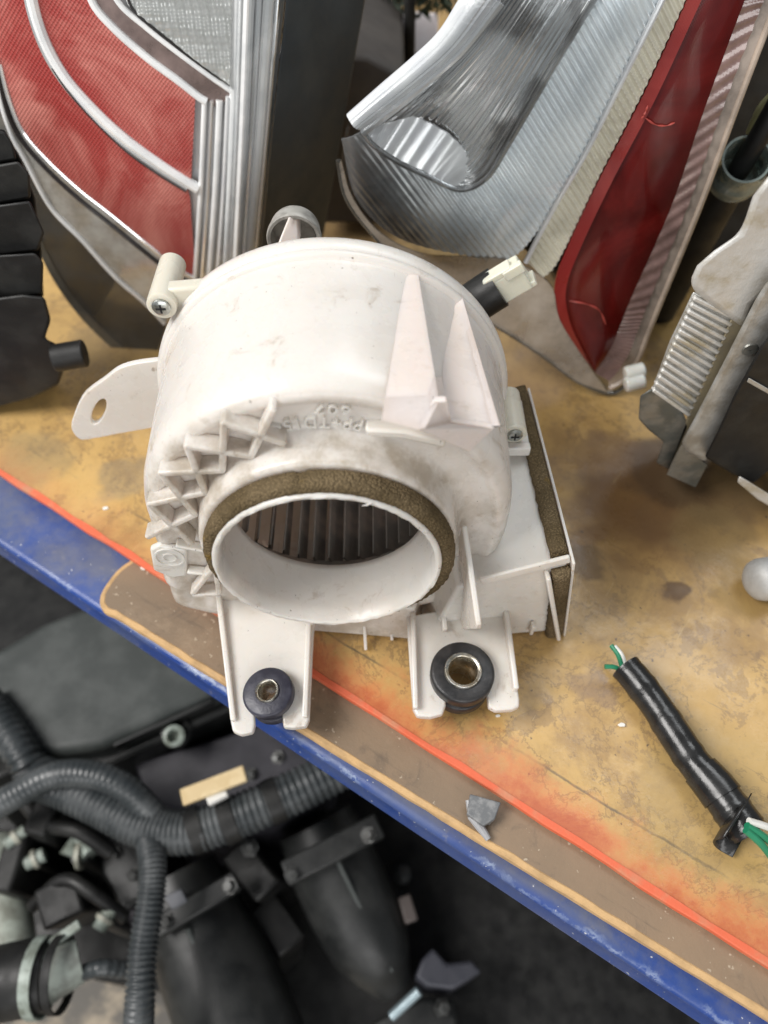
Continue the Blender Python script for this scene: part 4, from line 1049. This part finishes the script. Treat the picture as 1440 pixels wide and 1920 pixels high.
# things glimpsed in the dark right of the runners
obj("brown_lever", bar(ez((757, 1680), -.33), ez((772, 1730), -.33), (1, 0, 0), .012, .008), simple("dull_brown_metal", (.09, .075, .07), .5, .3), eng, bevel=.002)
deck("grey_fitting", [(790, 1800), (812, 1776), (838, 1806), (885, 1800), (905, 1822), (850, 1856), (800, 1850), (778, 1832)], -.33, .085, simple("blue_grey_metal", (.045, .047, .06), .5, .2), bevel=.003)
obj("steel_pin", tube([ez((734, 1906), -.32), ez((786, 1858), -.31)], .0040, 12), simple("bright_pin", (.26, .33, .36), .35, .4), eng, smooth=True)
deck("lower_hub", [(700, 1915), (790, 1870), (850, 1872), (870, 1960), (700, 1990)], -.35, .065, ENGP)
# bolt with pale washer on the cover edge
bc = ez((326, 1380), -.236)
obj("pale_nut", lathe([(-.012, .0085), (0, .0092), (.003, .0088), (.004, .0060), (.002, .0045), (-.004, .004), (-.004, .0005)], bc, (.25, -.3, 1), 24), PALE, eng, smooth=True, angle=40)
obj("dark_collar", lathe([(-.03, .014), (-.010, .0125), (-.009, .009)], bc + V3((.001, .004, 0)), (.25, -.3, 1), 24), ENGP, eng, smooth=True, angle=40)
obj("bolt_tip", tube([ez((232, 1412), -.26), ez((246, 1404), -.255)], .0035, 10), PALE, eng, smooth=True)
# wiring loom: corrugated tubes
loom = thing("wiring_loom", "grey corrugated wiring loom lying across the engine", "wiring loom", ez((330, 1560), -.52))
def corr(px, r, z, pitch=.0045, amp=.06, n=None, nm="corrugated_tube", mat=LOOM, par=loom):
    raw = crom([ez(p, z + (q if isinstance(q, float) else 0)) for p, q in px], 200)
    L = sum((raw[i + 1] - raw[i]).length for i in range(199))
    n = max(30, int(L / pitch * 5)); pts = crom([raw[i] for i in range(0, 200, 8)] + [raw[-1]], n)
    return obj(nm, tube(pts, r, 14, wob=lambda i: 1 + amp * math.sin(i / 5 * 2 * math.pi)), mat, par, smooth=True, angle=0)
corr([((640, 1440), 0.), ((540, 1490), 0.), ((440, 1532), 0.), ((350, 1560), 0.), ((270, 1548), 0.), ((190, 1508), .004), ((110, 1470), .008), ((60, 1455), .0)], .0165, -.225)
corr([((-40, 1530), 0.), ((30, 1490), .01), ((100, 1455), .02), ((170, 1452), .02), ((240, 1480), .012), ((300, 1540), -.01)], .0105, -.215, amp=.02)
corr([((278, 1560), 0.), ((286, 1620), .01), ((282, 1690), .01), ((268, 1780), .005), ((262, 1880), 0.), ((258, 1960), -.02)], .0098, -.225, .0036, .09)
corr([((-30, 1310), 0.), ((10, 1362), 0.), ((48, 1425), 0.), ((75, 1480), -.02)], .0130, -.215, .006, .12)
corr([((150, 1826), 0.), ((190, 1815), .01), ((235, 1818), 0.), ((270, 1810), -.01)], .0060, -.27, .005, .05)
obj("tape_end", tube([ez((222, 1482), -.196), ez((236, 1460), -.198)], .004, 10), PALE, loom, smooth=True)
for pz in ((415, 1545), (500, 1508), (355, 1562)):
    obj("tape_wrap", tube([ez(pz, -.225), ez((pz[0] + 26, pz[1] - 12), -.225)], .0178, 18), BLACKP, loom, smooth=True)
st = thing("tan_stick", "flat tan tag lying on the grey wiring loom", "tag", ez((400, 1475), -.2))
obj("strip", bar(ez((341, 1496), -.200), ez((460, 1450), -.196), (0, 0, 1), .004, .0125), TANSTICK, st, bevel=.0008)
obj("peg", bar(ez((388, 1500), -.203), ez((424, 1482), -.203), (0, 0, 1), .006, .010), WHITEW, st, bevel=.0008)
# fittings at the far left
left = thing("coolant_pipe", "pale corroded metal pipe and black hose end at the lower left edge", "pipe", ez((30, 1750), -.52))
obj("pale_pipe", tube([ez((-10, 1590), -.33), ez((12, 1700), -.32), ez((26, 1830), -.31)], [.022, .020, .019], 20), simple("corroded_metal", (.42, .46, .40), .55, .2, (.24, .25, .21), 60, .4, 300), left, smooth=True)
hose = tube(crom([ez((-30, 1850), -.27), ez((40, 1835), -.265), ez((92, 1828), -.265)], 10), [.026] * 7 + [.0255, .025, .024], 24)
obj("hose_end", hose, BLACKP, left, smooth=True, angle=50)
obj("hose_mouth", tube([ez((66, 1832), -.262), ez((100, 1826), -.26)], [.017, .016], 20), simple("worn_rim", (.20, .19, .18), .5, .3), left, smooth=True)
obj("hose_clamp", lathe([(-.004, .0275), (.004, .0275), (.004, .0262), (-.004, .0262), (-.004, .0275)], ez((76, 1832), -.263), (1, .05, .05), 28), PALE, left, smooth=True, angle=40)
obj("hose_clamp", lathe([(-.003, .0265), (.003, .0265), (.003, .0252), (-.003, .0252), (-.003, .0265)], ez((112, 1826), -.262), (1, .05, .05), 28), BLACKP, left, smooth=True, angle=40)
obj("neck", tube([ez((84, 1830), -.264), ez((150, 1800), -.27)], [.020, .016], 20), simple("limescale_metal", (.34, .38, .34), .6, .1, (.20, .21, .19), 60), left, smooth=True)
obj("clip_bar", bar(ez((92, 1772), -.255), ez((150, 1732), -.255), (0, 0, 1), .004, .007), PALE, left, bevel=.001)
def fitting(pts, z, r, label):
    P = [ez(p, z) for p in pts]
    f = thing("terminal", label, "terminal", ez(pts[0], -.42))
    obj("body", tube(P, r, 12), PALE, f, smooth=True)
    obj("collar", tube([P[0].lerp(P[-1], .4), P[0].lerp(P[-1], .62)], r * 1.35, 12), simple("pale_collar", (.40, .40, .33), .5, 0, (.2, .2, .17), 90), f, smooth=True)
    obj("stem", tube([P[0].lerp(P[-1], .5), P[0].lerp(P[-1], .5) + V3((0, 0, -.16))], r * .9, 10), ENGP, f, smooth=True)
fitting([(10, 1585), (48, 1556)], -.27, .0048, "small tan and pale terminal at the left edge below the loom")
fitting([(48, 1620), (84, 1602)], -.28, .0058, "small pale terminal, middle of the three left of the loom")
fitting([(130, 1606), (146, 1572), (170, 1602)], -.28, .0085, "larger pale terminal block just left of the hanging loom branch")
fitting([(184, 1744), (208, 1706)], -.28, .0058, "pale terminal beside the hanging loom branch, above the ground")

# small hardware that fills the engine's dark upper side
hw = random.Random(21)
def bolt(px, z, r, mat=ENGG):
    c = ez(px, z); ax = V3((hw.uniform(-.3, .3), hw.uniform(-.4, 0), 1))
    pr = [(-.02, r * .7), (-.002, r * .7), (-.002, r * 1.5), (0, r * 1.5), (0, r), (.005, r), (.0056, r * .8), (.0056, .0003)]
    obj("bolt", lathe(pr, c, ax, 6 if r < .006 else 12), mat, eng, smooth=True, angle=30)
DULLB = simple("dull_bolt", (.09, .092, .09), .45, .5, (.04, .04, .038), 120)
for px, z, r in (((430, 1662), -.262, .0045), ((310, 1728), -.262, .0045), ((690, 1566), -.262, .0045), ((548, 1640), -.262, .0045), ((468, 1590), -.27, .005), ((520, 1420), -.273, .004), ((470, 1452), -.273, .004),
                 ((250, 1640), -.298, .004), ((215, 1600), -.298, .004), ((830, 1890), -.34, .005), ((755, 1640), -.40, .006), ((505, 1700), -.38, .006)):
    bolt(px, z, r, DULLB)
for px, z, s_ in (((90, 1640), -.33, .030), ((150, 1690), -.33, .036), ((120, 1560), -.31, .028), ((60, 1500), -.30, .03), ((500, 1640), -.36, .03), ((520, 1760), -.39, .035)):
    m3 = Matrix.Rotation(hw.uniform(0, 3), 3, 'Z') @ Matrix.Rotation(hw.uniform(-.25, .25), 3, 'X')
    obj("bracket_block", box(ez(px, z), (s_ * hw.uniform(.8, 1.6), s_ * hw.uniform(.5, .9), .12), m3), BLACKP, eng, bevel=.003)
def hose_(px, z, r, mat):
    obj("rubber_hose", tube(crom([ez(p, z + dz) for p, dz in px], 40), r, 14), mat, eng, smooth=True, angle=0)
hose_([((470, 1600), 0), ((490, 1680), .02), ((500, 1780), .01), ((520, 1900), 0), ((560, 1990), -.02)], -.37, .008, BLACKP)
hose_([((20, 1470), 0), ((80, 1540), .01), ((150, 1560), .02), ((210, 1600), .0)], -.27, .006, BLACKP)
hose_([((60, 1700), 0), ((120, 1650), .02), ((180, 1680), .02), ((235, 1720), .0)], -.29, .0055, BLACKP)
